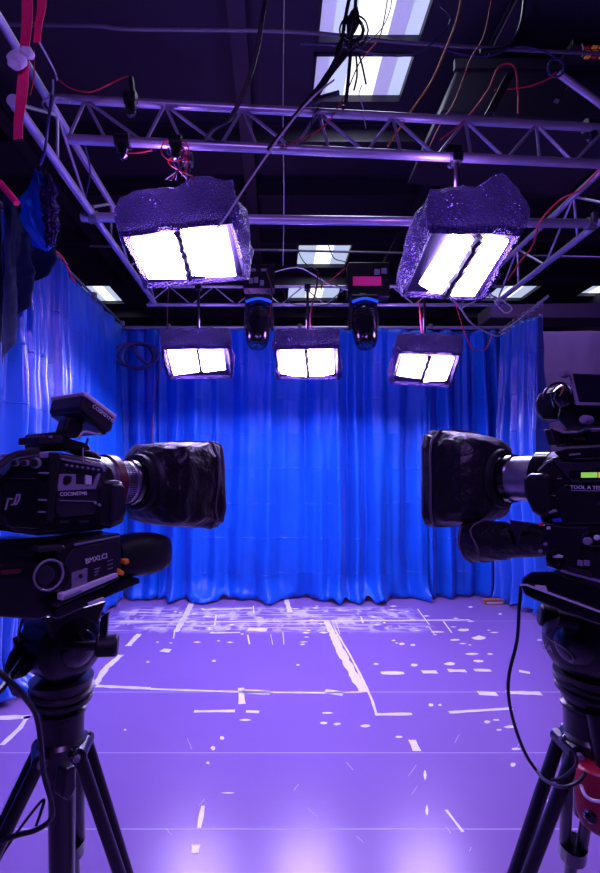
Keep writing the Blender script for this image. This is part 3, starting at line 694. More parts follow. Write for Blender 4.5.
# red ribbons and tape wad
def ribbon(pts, w, label):
    bm = NB(); L_ = []
    ps = smooth_path([P(*p) for p in pts], 6)
    for i, p in enumerate(ps):
        L_.append([p - V((w / 2, .002 * math.sin(i), 0)), p + V((w / 2, .008 * math.sin(i * .5), 0))])
    rows = [[q[0], q[1], q[1] + V((0, .003, 0)), q[0] + V((0, .003, 0))] for q in L_]
    loft(bm, rows)
    return tag(obj('red_strap', bm, 'red', None, False), label, 'strap')
ribbon([(27, -5, 2.0), (26, 30, 2.0), (24, 65, 2.0), (20, 105, 2.0), (18, 139, 2.0)], .045, 'long red webbing strap hanging at upper left')
ribbon([(42, -5, 2.05), (40, 15, 2.05), (37, 42, 2.05)], .036, 'short red webbing strap hanging right of the long one')
bm = NB(); ball(bm, P(17, 60, 1.97), .035, .03, .04, 20); ball(bm, P(27, 53, 1.97), .03, .025, .022, 16)
for v in bm.verts: v.co += V((1, 1, 1)) * .012 * noise.noise(v.co * 40)
tag(obj('tape_wad', bm, 'tag'), 'crumpled white tape wad stuck on the long red strap', 'tape')
# draped cloth bundle on left rail corner
bm = NB(); rings = []
cs = [(38, 172, .02), (39, 185, .05), (36, 205, .075), (38, 225, .09), (43, 243, .06), (45, 250, .02)]
for k, (x, y, r_) in enumerate(cs):
    c = P(x, y, 2.9); rings.append((c, r_))
full = []
for (c0, r0), (c1, r1) in zip(rings, rings[1:]):
    for k in range(8): full.append((c0.lerp(c1, k / 8), r0 + (r1 - r0) * k / 8))
full.append(rings[-1]); rows = []
for c, r_ in full:
    row = []
    for q in range(48):
        a_ = q * math.pi / 24; w = 1 + .30 * math.sin(a_ * 7 + c.z * 14) + .5 * noise.noise(V((math.cos(a_) * 2, math.sin(a_) * 2, c.z * 9)))
        row.append(c + V((r_ * .85 * w * math.cos(a_), r_ * .85 * w * math.sin(a_), .03 * noise.noise(V((a_, c.z * 12, 3))))))
    rows.append(row)
loft(bm, rows); tag(obj('cloth_bundle', bm, 'curtain'), 'dark blue cloth bundle tied beneath the left truss corner', 'cloth')
bm = NB(); rings = []
for k, (x, y, r_) in enumerate([(48, 175, .02), (50, 190, .04), (50, 210, .045), (51, 230, .04), (52, 246, .02)]):
    c = P(x, y, 2.85); rings.append((c, r_))
full = []
for (c0, r0), (c1, r1) in zip(rings, rings[1:]):
    for k in range(8): full.append((c0.lerp(c1, k / 8), r0 + (r1 - r0) * k / 8))
full.append(rings[-1]); rows = []
for c, r_ in full:
    row = []
    for q in range(40):
        a_ = q * math.pi / 20; w = 1 + 1.3 * noise.noise(V((math.cos(a_) * 2.5, math.sin(a_) * 2.5, c.z * 22)))
        row.append(c + V((r_ * w * math.cos(a_) * .8, r_ * w * math.sin(a_), 0)))
    rows.append(row)
loft(bm, rows); tag(obj('foil_scrap', bm, 'foil'), 'crumpled shiny foil strip hanging beside the blue cloth bundle', 'foil')
cable([(48, 250, 3.4), (58, 253, 3.5), (65, 262, 3.6), (72, 278, 3.75), (75, 281, 3.8)], .009, 'red_cable', 'red cable laid over the left curtain rail')
tag(obj('clamp_rod', cyl(NB(), P(0, 183, 2.6), P(17, 203, 2.6), .02), 'red'), 'short red-tipped rod at the left edge above the curtain', 'rod')
# box on floor at back right
t = thing('cable_batten', FL(493, 604), 'small wooden batten with pale lettering on the floor at the back right', 'batten')
a, b = FL(484, 604), FL(503, 604)
obj('block', box(NB(), (a.x, a.y - .03, 0), (b.x, a.y + .04, .06)), 'wood', t, False, bevel=.006)
obj('stripe', box(NB(), (a.x + .02, a.y - .033, .014), (b.x - .02, a.y - .028, .028)), 'pale_label', t, False)

# ---------------------------------------------------------------- floor tape
def tape(pxs, label, w=.035, name='floor_tape', poly=False):
    bm = NB()
    if poly: prism(bm, [FL(x, y, .0015) for x, y in pxs], (0, 0, .0012))
    else:
        ps = [FL(x, y, .0015) for x, y in pxs]; L_ = []; rr = random.Random(len(label))
        pts = []
        for a, b in zip(ps, ps[1:]):
            n_ = max(1, int((b - a).length / .05))
            for k in range(n_): pts.append(a.lerp(b, k / n_))
        pts.append(ps[-1]); rows = []
        for i, p in enumerate(pts):
            d = (pts[min(i + 1, len(pts) - 1)] - pts[max(0, i - 1)]).normalized(); s = V((-d.y, d.x, 0))
            h_ = w / 2 * (1 + rr.uniform(-.25, .2)); a, b = p - s * h_, p + s * h_
            rows.append([a, b, b + V((0, 0, .0012)), a + V((0, 0, .0012))])
        loft(bm, rows)
    return tag(obj(name, bm, 'tapew', None, False), label, 'tape')
tape([(96, 686), (150, 688.5)], 'torn white tape line running right from beside the left tripod', .035)
tape([(150, 689), (240, 692), (330, 693), (362, 692)], 'long thin white tape line across the middle of the floor', .022)
tape([(242, 704), (241, 688)], 'short upright stub of white tape on the middle tape line', .04)
tape([(242, 691), (270, 693)], 'thick short white tape bar beside the stub on the middle line', .055)
tape([(194, 711.5), (235, 711)], 'white tape dash below the middle tape line', .03)
tape([(246, 711.5), (259, 712)], 'tiny white tape dash right of the dash below the middle line', .03)
tape([(327, 621), (340, 650), (352, 672), (364, 692)], 'broad torn white tape stripe slanting down the centre right', .07)
tape([(330, 621), (350, 655), (363, 680), (372, 700), (376, 713)], 'thin white tape line slanting to the corner of the marked area', .018)
tape([(375, 714.5), (412, 714)], 'white tape corner piece at the foot of the slanting stripe', .03)
tape([(449, 712.5), (512, 708.5)], 'long white tape bar right of the corner piece', .032)
tape([(325, 691), (343, 694)], 'white tape patch just left of the slanting stripe', .07)
tape([(95, 685), (106, 668), (121, 655)], 'ragged white tape stripe rising from the left tape corner', .05)
tape([(128, 646), (139, 634)], 'white tape scrap slanting above the ragged left stripe', .05)
tape([(164, 652), (168, 649)], 'small square white tape scrap at the middle left', .09)
tape([(176, 632), (186, 615), (193, 600)], 'white tape stripe slanting up to the blue curtain at left', .06)
tape([(202, 610), (252, 608)], 'white tape bar near the foot of the backdrop left of centre', .035)
tape([(248, 629), (267, 630)], 'white tape block below the bar near the backdrop', .1)
tape([(286, 599), (290, 612)], 'white tape stub touching the foot of the backdrop', .06)
tape([(120, 621.5), (200, 622), (300, 621), (470, 620)], 'long thin white tape line crossing near the backdrop', .03)
tape([(120, 612), (160, 613)], 'thin white tape line at far left near the backdrop', .025)
tape([(210, 633), (240, 632.5)], 'short thin tape line under the crossing line', .03)
tape([(478, 693), (497, 694)], 'white tape piece left of the right tripod cable', .06)
tape([(507, 692.5), (541, 693.5)], 'white tape piece right of the right tripod cable', .05)
tape([(-5, 718), (30, 717)], 'white tape bar on the floor at the left edge', .05)
tape([(28, 716), (20, 728), (2, 745)], 'white tape strip curving down from the left edge bar', .03)
tape([(381, 673), (404, 673)], 'white tape dash third of a row right of the slanting stripe', .05)
tape([(422, 672), (437, 672)], 'white tape dash in the row in the middle of the right side', .055)
tape([(448, 670.5), (466, 671)], 'white tape dash in the row below the backdrop corner', .05)
tape([(474, 670), (491, 670.5)], 'white tape dash in the row just left of the hanging cable', .05)
tape([(519, 671), (530, 673)], 'white tape dash in the row beside the right tripod', .045)
tape([(412, 740), (417, 751)], 'bright white tape tab on the floor at centre right', .045)
tape([(203, 806), (199, 828)], 'narrow white tape tab near the bottom left of the floor', .02)
tape([(196, 845), (195, 853)], 'white tape tab at the bottom edge of the floor', .03)
tape([(446, 810), (463, 832)], 'thin curved white tape sliver at the bottom right of the floor', .012)
# small flecks and scratches nobody could count
bm = NB(); rr = random.Random(12)
fl = [(148, 662, 2, 1), (214, 661, 3, 1), (298, 665, 2, 1), (125, 730, 1.5, 1), (222, 738, 3, 2), (213, 748, 2.5, 2.5), (208, 763, 2, 1.5), (245, 720, 6, 1), (324, 723, 4, 1.3), (337, 724, 4, 1.3), (365, 726, 6, 1.6),
      (327, 713, 6, 1), (431, 705, 3, 1.6), (376, 664, 3, 1.2), (414, 665, 4, 1.5), (450, 664, 6, 1.8), (478, 661, 7, 1.3), (472, 654, 7, 1.2), (490, 654, 3, 1), (480, 638, 8, 2), (402, 644, 3, 1.3), (413, 645, 3, 1),
      (487, 722, 4, 1.6), (496, 720, 4, 1), (510, 727, 6, 1.6), (499, 730, 3, 1), (516, 749, 5, 1.3), (513, 765, 3, 2.5), (550, 801, 4, 2.2), (399, 737, 4, 1.2), (425, 775, 1.5, 5), (427, 811, 1.6, 6), (228, 793, 7, .7),
      (440, 705, 2, 1), (464, 630, 6, 1.5), (455, 640, 5, 1), (437, 632, 8, 1), (500, 614, 2, 1), (540, 640, 3, 1)]
for x, y, w, h_ in fl:
    c = [(x + w * math.cos(q * .785) * rr.uniform(.7, 1.1), y + h_ * math.sin(q * .785) * rr.uniform(.7, 1.1)) for q in range(8)]
    prism(bm, [FL(px, py, .0012) for px, py in c], (0, 0, .001))
for k in range(60):
    x, y = rr.uniform(150, 500), rr.uniform(606, 645)
    w, h_ = rr.uniform(1.5, 5), rr.uniform(.4, .9)
    prism(bm, [FL(px, py, .0012) for px, py in ((x - w, y), (x, y - h_), (x + w, y), (x, y + h_))], (0, 0, .001))
for k in range(12):
    x, y = rr.uniform(140, 480), rr.uniform(606, 640); l = rr.uniform(5, 16); s = (x - 300) / 300 + rr.uniform(.1, .4); w = rr.uniform(.5, 1.8)
    prism(bm, [FL(px, py, .0011) for px, py in ((x, y), (x + w, y), (x + w + s * l, y + l), (x + s * l, y + l))], (0, 0, .0008))
for k in range(14):
    x, y = rr.uniform(110, 520), rr.uniform(720, 850); l = rr.uniform(4, 12); s = rr.choice((-1, 1)) * rr.uniform(.3, 1.2); w = .22
    prism(bm, [FL(px, py, .0011) for px, py in ((x, y), (x + w, y), (x + w + s * l, y + l), (x + s * l, y + l))], (0, 0, .0006))
o = obj('paint_flecks', bm, 'flecks', None, False); tag(o, 'scattered white paint flecks and scratches on the stage floor', 'paint marks'); o['kind'] = 'stuff'

# ---------------------------------------------------------------- video cameras
class Frame:
    def __init__(s, ang, mirror, px0, Y0):
        a = R(ang); g = -1 if mirror else 1
        s.g = g
        s.f = V((g * math.cos(a), math.sin(a), 0)); s.n = V((g * math.sin(a), -math.cos(a), 0))
        s.P0 = P(px0, VY, Y0)
    def S(s, px, py, off=0.):
        """point on the plane parallel to the near side, 'off' metres behind it"""
        d = V(((px - VX) / K, 1, (VY - py) / K))
        o = V((0, 0, EYE)); k = (s.P0.dot(s.n) - off - o.dot(s.n)) / d.dot(s.n)
        return o + d * k
    def pr(s, bm, poly, off, th):
        return prism(bm, [s.S(x, y, off) for x, y in poly], -s.n * th)
    def part(s, name, poly, off, th, m, parent, bevel=.004, smooth=False):
        return obj(name, s.pr(NB(), poly, off, th), m, parent, smooth, bevel=bevel, seg=2)
    def knob(s, name, px, py, off, r, h, m, parent):
        c = s.S(px, py, off); bm = NB(); lathe(bm, c, s.n, [(0, r), (h * .8, r), (h, r * .8)], 20); return obj(name, bm, m, parent)

def hood(name, Fm, o, f, prof, parent, seed):
    """prof: list of (s, halfwidth, halfheight, zoff, squareness)"""
    side = f.cross(V((0, 0, 1))).normalized(); n = 72; rings = []
    full = []
    for a, b in zip(prof, prof[1:]):
        for k in range(6): full.append([a[i] + (b[i] - a[i]) * k / 6 for i in range(5)])
    full.append(prof[-1])
    for j, (s_, w, h_, z, sq) in enumerate(full):
        r_ = []
        for i in range(n):
            t = 2 * math.pi * i / n; c, s = math.cos(t), math.sin(t)
            e = 2 / sq; x = math.copysign(abs(c) ** e, c) * w; y = math.copysign(abs(s) ** e, s) * h_
            p = o + f * s_ + side * x + V((0, 0, y + z))
            k = min(1, j / 8)
            d = (side * x + V((0, 0, y))).normalized()
            wr = .008 * (1 - 2.4 * abs(noise.noise(V((t * 1.2, s_ * 14 + t * .7, seed))))) + .004 * noise.noise(p * 30)
            r_.append(p + d * wr * k)
        rings.append(r_)
    bm = NB(); loft(bm, rings, True, False)
    # inner wall
    last = full[-1]; inn = []
    for q, sh in ((0, .985), (-.02, .95), (-.1, .9)):
        inn.append([(p - (o + f * last[0] + V((0, 0, last[3])))) * sh + (o + f * (last[0] + q) + V((0, 0, last[3]))) for p in rings[-1]])
    loft(bm, [rings[-1]] + inn, False, True)
    h_ = obj(name, bm, 'fabric_hood', parent, True)
    for e in h_.data.edges: e.use_edge_sharp = False
    # stitched piping along the front rim
    for q, m in ((-.004, 'hood_pipe'), (-.04, 'hood_pipe')):
        k = min(range(len(full)), key=lambda i: abs(full[i][0] - (last[0] + q)))
        ring = [p + (p - (o + f * full[k][0])).normalized() * .003 + f * .010 * (noise.noise(p * 9) if q < -.01 else 0) for p in rings[k]]
        bm = NB(); tube(bm, ring + [ring[0]], .0032, n=6, sub=1); obj('piping', bm, M['hood_pipe'], h_)
    return h_
M['hood_pipe'] = mat('hood_piping', (.09, .06, .1), .5, sheen=.4)

def lens(Fm, o, f, prof, parent):
    """prof: list of (name, mat, [(s,r)..])"""
    for nm, m, pr in prof:
        bm = NB(); lathe(bm, o, f, pr, 40, False, False); obj(nm, bm, m, parent)
def ribs(Fm, o, f, s0, s1, r, n, parent, m='rubber'):
    side = f.cross(V((0, 0, 1))).normalized(); bm = NB()
    for i in range(n):
        t = 2 * math.pi * i / n; d = side * math.cos(t) + V((0, 0, math.sin(t)))
        q = f.cross(d)
        a = o + f * s0 + d * r
        prism(bm, [a - q * .0012, a + q * .0012, a + q * .0012 + d * .002, a - q * .0012 + d * .002], f * (s1 - s0))
    return obj('grip_ribs', bm, m, parent, False)

# ============ LEFT CAMERA
A = Frame(57, False, 60, 1.05)
cam = thing('video_camera', A.S(60, 600, .07), 'black broadcast camera on the left tripod, its square cloth hood pointing into the studio', 'video camera')
rt, up = A.f, V((0, 0, 1))
body = A.part('body', [(3, 480), (18, 459), (40, 455), (60, 452), (100, 459), (112, 466), (116, 478), (116, 520), (104, 530), (40, 536), (12, 532), (0, 520), (0, 496)], 0, .15, 'black', cam, .008)
rear = A.part('battery', [(-30, 478), (3, 470), (3, 530), (-30, 534)], .015, .12, 'black', cam, .008)
A.part('rear_panel', [(4, 487), (20, 462), (39, 461), (39, 530), (8, 528), (3, 515)], -.006, .02, 'black_gloss', body, .004)
A.part('vent_line', [(6, 478), (36, 478), (36, 479), (5.5, 479)], -.009, .006, 'dark_grey', body, 0)
for px, r_ in ((14, .0075), (24, .0075), (34, .0125)):
    k = A.knob('dial', px, 463, -.006, r_, .01, 'mid_grey', body); A.knob('dial_cap', px, 463, -.016, r_ * .68, .003, 'black', k)
# emblem strokes
bm = NB()
for pl in ([(5, 510), (8, 498), (9.5, 498), (6.5, 510)], [(8, 498), (13, 498), (13, 499.6), (8, 499.8)], [(13.5, 504), (17, 494), (21, 494), (20, 500), (17, 505), (11, 505.5), (11, 504.2), (16, 503.4), (18.6, 499), (19, 495.6), (17.8, 495.6), (15, 504)]):
    A.pr(bm, pl, -.0085, .004)
obj('emblem', bm, 'mid_grey', body, False)
A.part('top_strap', [(39, 452), (54, 452), (55, 458), (39, 458)], -.012, .17, 'mid_grey', body, .003)
A.part('side_strap', [(50, 452), (61, 453), (58, 480), (54, 520), (46, 520), (50, 480)], -.018, .02, 'black', body, .003)
for y in (472, 499, 511): A.part('buckle', [(40, y), (52, y + .3), (52, y + 2.4), (40, y + 2)], -.014, .012, 'mid_grey', body, .001)
sp = A.part('side_panel', [(56, 494), (60, 455), (64, 455), (103, 463), (109, 470), (100, 490), (96, 514), (62, 518), (56, 512)], -.007, .02, 'dark_grey', body, .004)
A.part('switch_bar', [(63, 459), (104, 466), (103, 473), (98, 476), (60, 475)], -.011, .01, 'black', sp, .002)
A.part('trim_strip', [(62, 458), (104, 465), (106, 471), (104, 472), (102, 467.5), (62, 460.2)], -.014, .006, 'mid_grey', sp, .001)
A.part('light_frame', [(58, 487), (60, 474), (76, 474), (76, 484), (94, 485), (98, 473), (101, 474), (96, 489), (58, 491)], -.012, .006, 'mid_grey', sp, .001)
A.part('port_cover', [(63, 478), (66, 475), (72, 476), (72, 482), (67, 486), (63, 484)], -.013, .01, 'black', sp, .002)
A.part('pale_card', [(86, 475), (92, 476), (91.5, 485), (86, 484.5)], -.014, .006, 'pale_label', sp, .001)
for k in range(7):
    A.knob('switch', 66 + k * 5.3, 465.3 + k * .75, -.013, .003, .006, 'mid_grey', sp)
text_obj('lettering', 'COCSNSTMS', .012, A.S(60, 496, -.0125), rt, up, 'print', sp)
A.part('groove', [(60, 500), (96, 501), (96, 502), (60, 501)], -.0095, .004, 'mid_grey', sp, 0)
for (x, y) in ((95, 503), (99, 505)): A.knob('screw', x, y, -.008, .004, .004, 'mid_grey', sp)
A.part('lower_plate', [(40, 518), (98, 516), (98, 528), (42, 533)], -.004, .02, 'black_gloss', body, .003)
for x in (45, 60, 80): A.part('latch', [(x, 521), (x + 9, 520.5), (x + 9, 523), (x, 523.5)], -.008, .01, 'dark_grey', body, .001)
# handle, top bracket and camera light
hd = A.part('carry_handle', [(36, 444), (70, 444), (98, 452), (104, 459), (98, 459), (70, 450.5), (40, 452)], .05, .045, 'black', cam, .006)
A.part('handle_mount', [(42, 433), (66, 431), (70, 438), (90, 444), (92, 450), (42, 449)], .03, .08, 'black', cam, .006)
A.part('bracket_plate', [(39, 436), (63, 435), (63, 443), (39, 444)], .01, .09, 'dark_grey', cam, .003)
A.knob('screw', 50, 437, .01, .0035, .006, 'mid_grey', cam)
A.part('bracket_arm', [(64, 430), (68, 417), (82, 415), (84, 428), (80, 438), (66, 438)], .04, .04, 'black', cam, .006)
lp = [(82.5, 392.5), (116, 417.5), (113, 430), (108, 432.5), (90, 424), (80, 405)]
li = A.part('camera_light', [(84, 393), (116, 416.5), (112.5, 431), (108, 433), (80, 409)], -.0, .14, 'dark_grey', cam, .008)
A.part('light_top_glint', [(83, 391.8), (87, 392), (117, 415), (116, 419), (84.5, 395.5)], -.003, .145, 'pale_label', li, .003)  # pale strip paints in the highlight along the light's top edge
A.part('light_lower_frame', [(80, 409), (108, 433), (106, 435), (78, 413)], .01, .12, 'black', li, .004)
text_obj('lettering', 'COSMSYMS', .014, A.S(92, 407, -.0015), (A.S(110, 420.5, 0) - A.S(92, 407, 0)), up, 'print', li)
obj('light_cable', tube(NB(), [A.S(106, 430, .02), A.S(98, 434, .02), A.S(84, 432, .02), A.S(78, 440, .03)], .003), 'white_cable', cam)
obj('antenna', cyl(NB(), A.S(86, 446, .02), A.S(88, 438, .02), .003), 'black', cam)
obj('antenna', cyl(NB(), A.S(83, 462, -.02), A.S(83, 448, -.02), .0018), 'mid_grey', cam)
obj('monitor_cable', tube(NB(), [A.S(-20, 480, -.02), A.S(0, 465, -.02), A.S(15, 455, -.02), A.S(38, 451, -.02)], .007), 'black_cable', cam)
# lens
ax = .085
lo = A.S(137, 482, ax)
ls = thing('x', (0, 0, 0), 'x', 'x') if 0 else None
lens(A, lo, A.f, [
    ('lens_mount', 'black', [(-.24, .05), (-.24, .074), (-.16, .074), (-.155, .07)]),
    ('lens_barrel', 'grey_metal', [(-.16, .05), (-.16, .072), (-.115, .072), (-.11, .066)]),
    ('zoom_ring', 'maroon', [(-.115, .05), (-.115, .078), (-.092, .078), (-.09, .068)]),
    ('focus_barrel', 'grey_metal', [(-.092, .05), (-.092, .064), (-.035, .062), (-.03, .058)]),
    ('front_ring', 'black_gloss', [(-.035, .05), (-.035, .067), (-.022, .0675), (-.02, .064), (-.008, .064), (-.006, .068), (.012, .068), (.014, .05)])], cam)
obj('lens_sleeve', lathe(NB(), lo, A.f, [(-.012, .07), (-.006, .082), (.004, .085), (.008, .078), (.016, .08), (.022, .09), (.03, .094), (.034, .086)], 40, False, False), 'rubber', cam)
ribs(A, lo, A.f, -.075, -.05, .0625, 60, cam, 'dark_grey')
bm = NB(); c = A.S(116, 504, -.005)
sv = A.part('servo_grip', [(98, 484), (104, 479), (122, 480), (127, 486), (128, 512), (124, 524), (112, 529), (100, 526)], -.012, .07, 'black', cam, .012)
A.part('servo_cover', [(112, 484), (124, 484), (126, 490), (126.5, 510), (122, 521), (112, 525)], -.016, .02, 'dark_grey', sv, .006)
hood('lens_hood', A, lo, A.f, [(.01, .066, .066, 0, 2), (.025, .078, .078, 0, 2.1), (.035, .094, .09, 0, 2.3), (.05, .125, .108, -.004, 3.4), (.07, .135, .12, -.006, 5.5), (.15, .135, .131, -.01, 6.5), (.232, .138, .138, -.012, 6.5), (.245, .133, .133, -.012, 6)], cam, 3)
# lower unit: adapter, prompter box, pad, plate
low = A.part('recorder_box', [(58, 550), (76, 541), (121, 533), (122, 572), (64, 597), (58, 590)], -.03, .12, 'black', cam, .005)
sc_ = A.part('display_panel', [(73, 549.5), (120, 538), (119, 572), (64, 593), (66, 560)], -.034, .01, 'dark_grey', low, .002)
text_obj('lettering', 'BMXLCI', .0175, A.S(85.5, 564, -.036), A.S(101, 559.5, -.036) - A.S(85.5, 564, -.036), up, 'print', sc_)
A.part('label_plate', [(72, 573), (87.5, 568), (87, 584), (72, 589)], -.0365, .004, 'mid_grey', sc_, 0)
A.knob('label_badge', 80.5, 576, -.038, .005, .002, 'dark_grey', sc_)
for k in range(3):
    A.part('print_line', [(95, 569 + k * 3), (100 - k, 567.4 + k * 3), (100 - k, 568.4 + k * 3), (95, 570 + k * 3)], -.0365, .003, 'mid_grey', sc_, 0)
    A.part('print_line', [(108, 561 + k * 4), (113, 559.4 + k * 4), (113, 560 + k * 4), (108, 561.6 + k * 4)], -.0365, .003, 'mid_grey', sc_, 0)
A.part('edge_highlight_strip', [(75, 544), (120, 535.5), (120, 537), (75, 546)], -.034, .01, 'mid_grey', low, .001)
A.part('silver_strip', [(62, 594), (118, 573), (118.5, 577), (62, 601)], -.045, .02, 'pale_label', low, .002)
A.part('strip_print', [(64, 597), (82, 590), (82, 593), (64, 600)], -.047, .004, 'mid_grey', low, 0)
A.part('sliding_plate', [(56, 608), (122, 580), (140, 578), (141, 583), (118, 593), (58, 620)], -.02, .13, 'black_gloss', cam, .004)
A.part('plate_edge', [(56, 605), (120, 577), (120, 579), (56, 608)], -.035, .02, 'dark_grey', cam, .002)
A.part('plate_catch', [(88, 603), (104, 597), (106, 600), (90, 606)], -.024, .01, 'pale_label', cam, .002)
A.part('shelf', [(-20, 566), (58, 562), (60, 612), (40, 620), (-20, 616)], .0, .13, 'black', cam, .005)
A.part('shoulder_pad', [(6, 540), (60, 536), (104, 530), (106, 540), (62, 550), (58, 566), (0, 566), (-4, 552)], .02, .1, 'black_gloss', cam, .006)
A.part('clamp_bar', [(38, 547), (64, 545), (68, 549), (66, 556), (62, 557), (62, 551), (38, 553)], -.03, .03, 'dark_grey', cam, .004)
k = A.knob('roll_knob', 49, 575, -.0, .036, .035, 'black_gloss', cam); A.knob('knob_cap', 45, 575, -.036, .02, .006, 'dark_grey', k)
k2 = obj('knob_rim', (lambda b: (tube(b, [A.S(49, 575, -.036) + (A.f * math.cos(q * .3142) + up * math.sin(q * .3142)) * .033 for q in range(21)], .0028, n=6, sub=1), b)[1])(NB()), 'mid_grey', cam)
A.part('blue_tab', [(44, 589), (60, 586), (61, 590), (46, 593)], -.02, .02, 'blue_plastic', cam, .002)
A.part('red_tab', [(2, 571), (22, 569), (22, 573), (2, 575)], -.01, .01, 'maroon', cam, .002)
# padded rounded controller behind box
bm = NB(); c0 = A.S(124, 556, .03); rings = []
for s_, w, h_ in ((-.04, .05, .045), (0, .055, .056), (.05, .058, .06), (.10, .055, .057), (.135, .045, .047), (.15, .03, .03), (.155, .01, .01)):
    side = A.n
    rings.append([c0 + A.f * s_ + side * w * math.copysign(abs(math.cos(t)) ** .6, math.cos(t)) + up * (h_ * math.copysign(abs(math.sin(t)) ** .6, math.sin(t)) - .03 * s_) for t in [q * .2244 for q in range(28)]])
loft(bm, rings); pad = obj('zoom_control_pad', bm, 'rubber', cam)
A.knob('stud', 148, 541, .0, .004, .006, 'mid_grey', pad); A.knob('stud', 150, 547, .0, .0035, .006, 'mid_grey', pad)
for pl in ([(124, 560), (129, 558.5), (130, 563), (126, 565)], [(118, 572), (119, 568), (125, 572), (124, 576), (119, 575)]): A.part('orange_plug', pl, -.04, .02, 'orange', cam, .003)

# ---- tripods
def tripod(base, legs, col, label, crown_r, group=None):
    """base: crown centre; legs: list of foot points"""
    t = thing('tripod', (base.x, base.y, 0), label, 'tripod')
    for foot in legs:
        d = (foot - base); d.z = 0; d.normalize(); s = V((-d.y, d.x, 0))
        topc = base + d * .055
        bm = NB(); box(bm, (-.001, -.001, -.001), (.001, .001, .001)); bm.free()
        bm = NB(); lathe(bm, topc - s * .05 + V((0, 0, .0)), s, [(0, .016), (.004, .022), (.096, .022), (.1, .016)], 18); hinge = obj('hinge', bm, 'black', t)
        bm = NB(); lathe(bm, topc - s * .062, s, [(0, .009), (.124, .009)], 10); obj('bolt', bm, 'mid_grey', hinge)
        mid = topc.lerp(foot, .62)
        lg = None
        for q in (-1, 1):
            bm = NB(); cyl(bm, topc + s * q * .036, mid + s * q * .022, .0175, .0165)
            if lg is None: lg = obj('leg', bm, 'black', t)
            else: obj('leg_tube', bm, 'black', lg)
        bm = NB(); lathe(bm, mid - (foot - topc).normalized() * .03, foot - topc, [(0, .04), (.06, .04)], 14); obj('leg_lock', bm, 'black_gloss', lg)
        cyl_ = NB(); cyl(cyl_, mid, foot + V((0, 0, .02)), .019, .017); obj('lower_leg', cyl_, 'black', lg)
        bm = NB(); lathe(bm, V((foot.x, foot.y, 0)), V((0, 0, 1)), [(0, .03), (.02, .03), (.035, .018)], 14); obj('rubber_foot', bm, 'rubber', lg)
    bm = NB(); lathe(bm, base - V((0, 0, .05)), V((0, 0, 1)), [(0, .03), (.01, .05), (.05, .062), (.075, .066), (.085, .058), (.10, .058)], 30); cw = obj('crown', bm, 'black', t)
    for q in range(5):
        a_ = q * 1.2566 - 1.9; d = V((math.cos(a_), math.sin(a_), 0))
        bm = NB(); lathe(bm, base + d * .056 + V((0, 0, .012)), d, [(0, .017), (.008, .017), (.014, .011), (.02, .011)], 12); obj('bolt', bm, 'black_gloss', cw)
    return t
def fluid_head(c, fr, label):
    """c: centre of crown top"""
    t = None
    return t
cL = P(62, 748, 1.27)
feetL = [P(0, 0, 1)] * 0 + [V((cL.x - .36, cL.y - .20, 0)), V((cL.x + .27, cL.y + .04, 0)), V((cL.x - .10, cL.y + .32, 0))]
tpL = tripod(cL, feetL, None, 'black two-tube tripod standing under the left video camera', .06)
bm = NB(); lathe(bm, cL + V((0, 0, -.4)), V((0, 0, 1)), [(0, .015), (.005, .034), (.32, .036), (.36, .045), (.40, .05)], 24); obj('centre_post', bm, 'black', tpL)
obj('lever_box', A.pr(NB(), [(66, 770), (76, 765), (77, 788), (70, 802), (62, 798)], -.0, .04), 'black', tpL, False, bevel=.006)
def fhead(tp, c, Fm, topz, flip, logo):
    # bowl clamp, drum and pan base
    H = topz - c.z
    bm = NB(); lathe(bm, c + V((0, 0, .05)), V((0, 0, 1)), [(0, .05), (.0, .058), (.05, .06), (.055, .066), (.062, .066), (.066, .056), (.085, .06), (.088, .068), (.098, .069), (.104, .074), (.12, .078), (.15, .085)], 36)
    b = obj('pan_base', bm, 'black', tp)
    for k in range(2):
        bm = NB(); lathe(bm, c + V((0, 0, .142 + .022 * k)), V((.1, -.1, 1)), [(0, .074), (.004, .082 + .004 * k), (.012, .082 + .004 * k), (.016, .074)], 36); obj('pan_ring', bm, 'dark_grey', b)
    cc = V((c.x, c.y, topz - .105)); dr = Fm.n
    bm = NB(); lathe(bm, cc + dr * .08, -dr, [(0, .03), (.002, .06), (.012, .085), (.03, .098), (.13, .098), (.148, .085), (.158, .05)], 40); d = obj('tilt_drum', bm, 'black', tp)
    bm = NB(); lathe(bm, cc + dr * .082, dr, [(0, .05), (.004, .046), (.007, .03), (.009, .02)], 30); obj('drum_cap', bm, 'black_gloss', d)
    bm = NB(); prism(bm, [cc + Fm.f * x + V((0, 0, z)) + Fm.n * .07 for x, z in ((-.07, 0), (.07, 0), (.075, .06), (.1, .105), (-.09, .105), (-.075, .06))], -Fm.n * .14); obj('head_top', bm, 'black', tp, False, bevel=.008)
    return cc, d
ccL, dL = fhead(tpL, cL, A, A.S(60, 622, .07).z - .0, False, None)
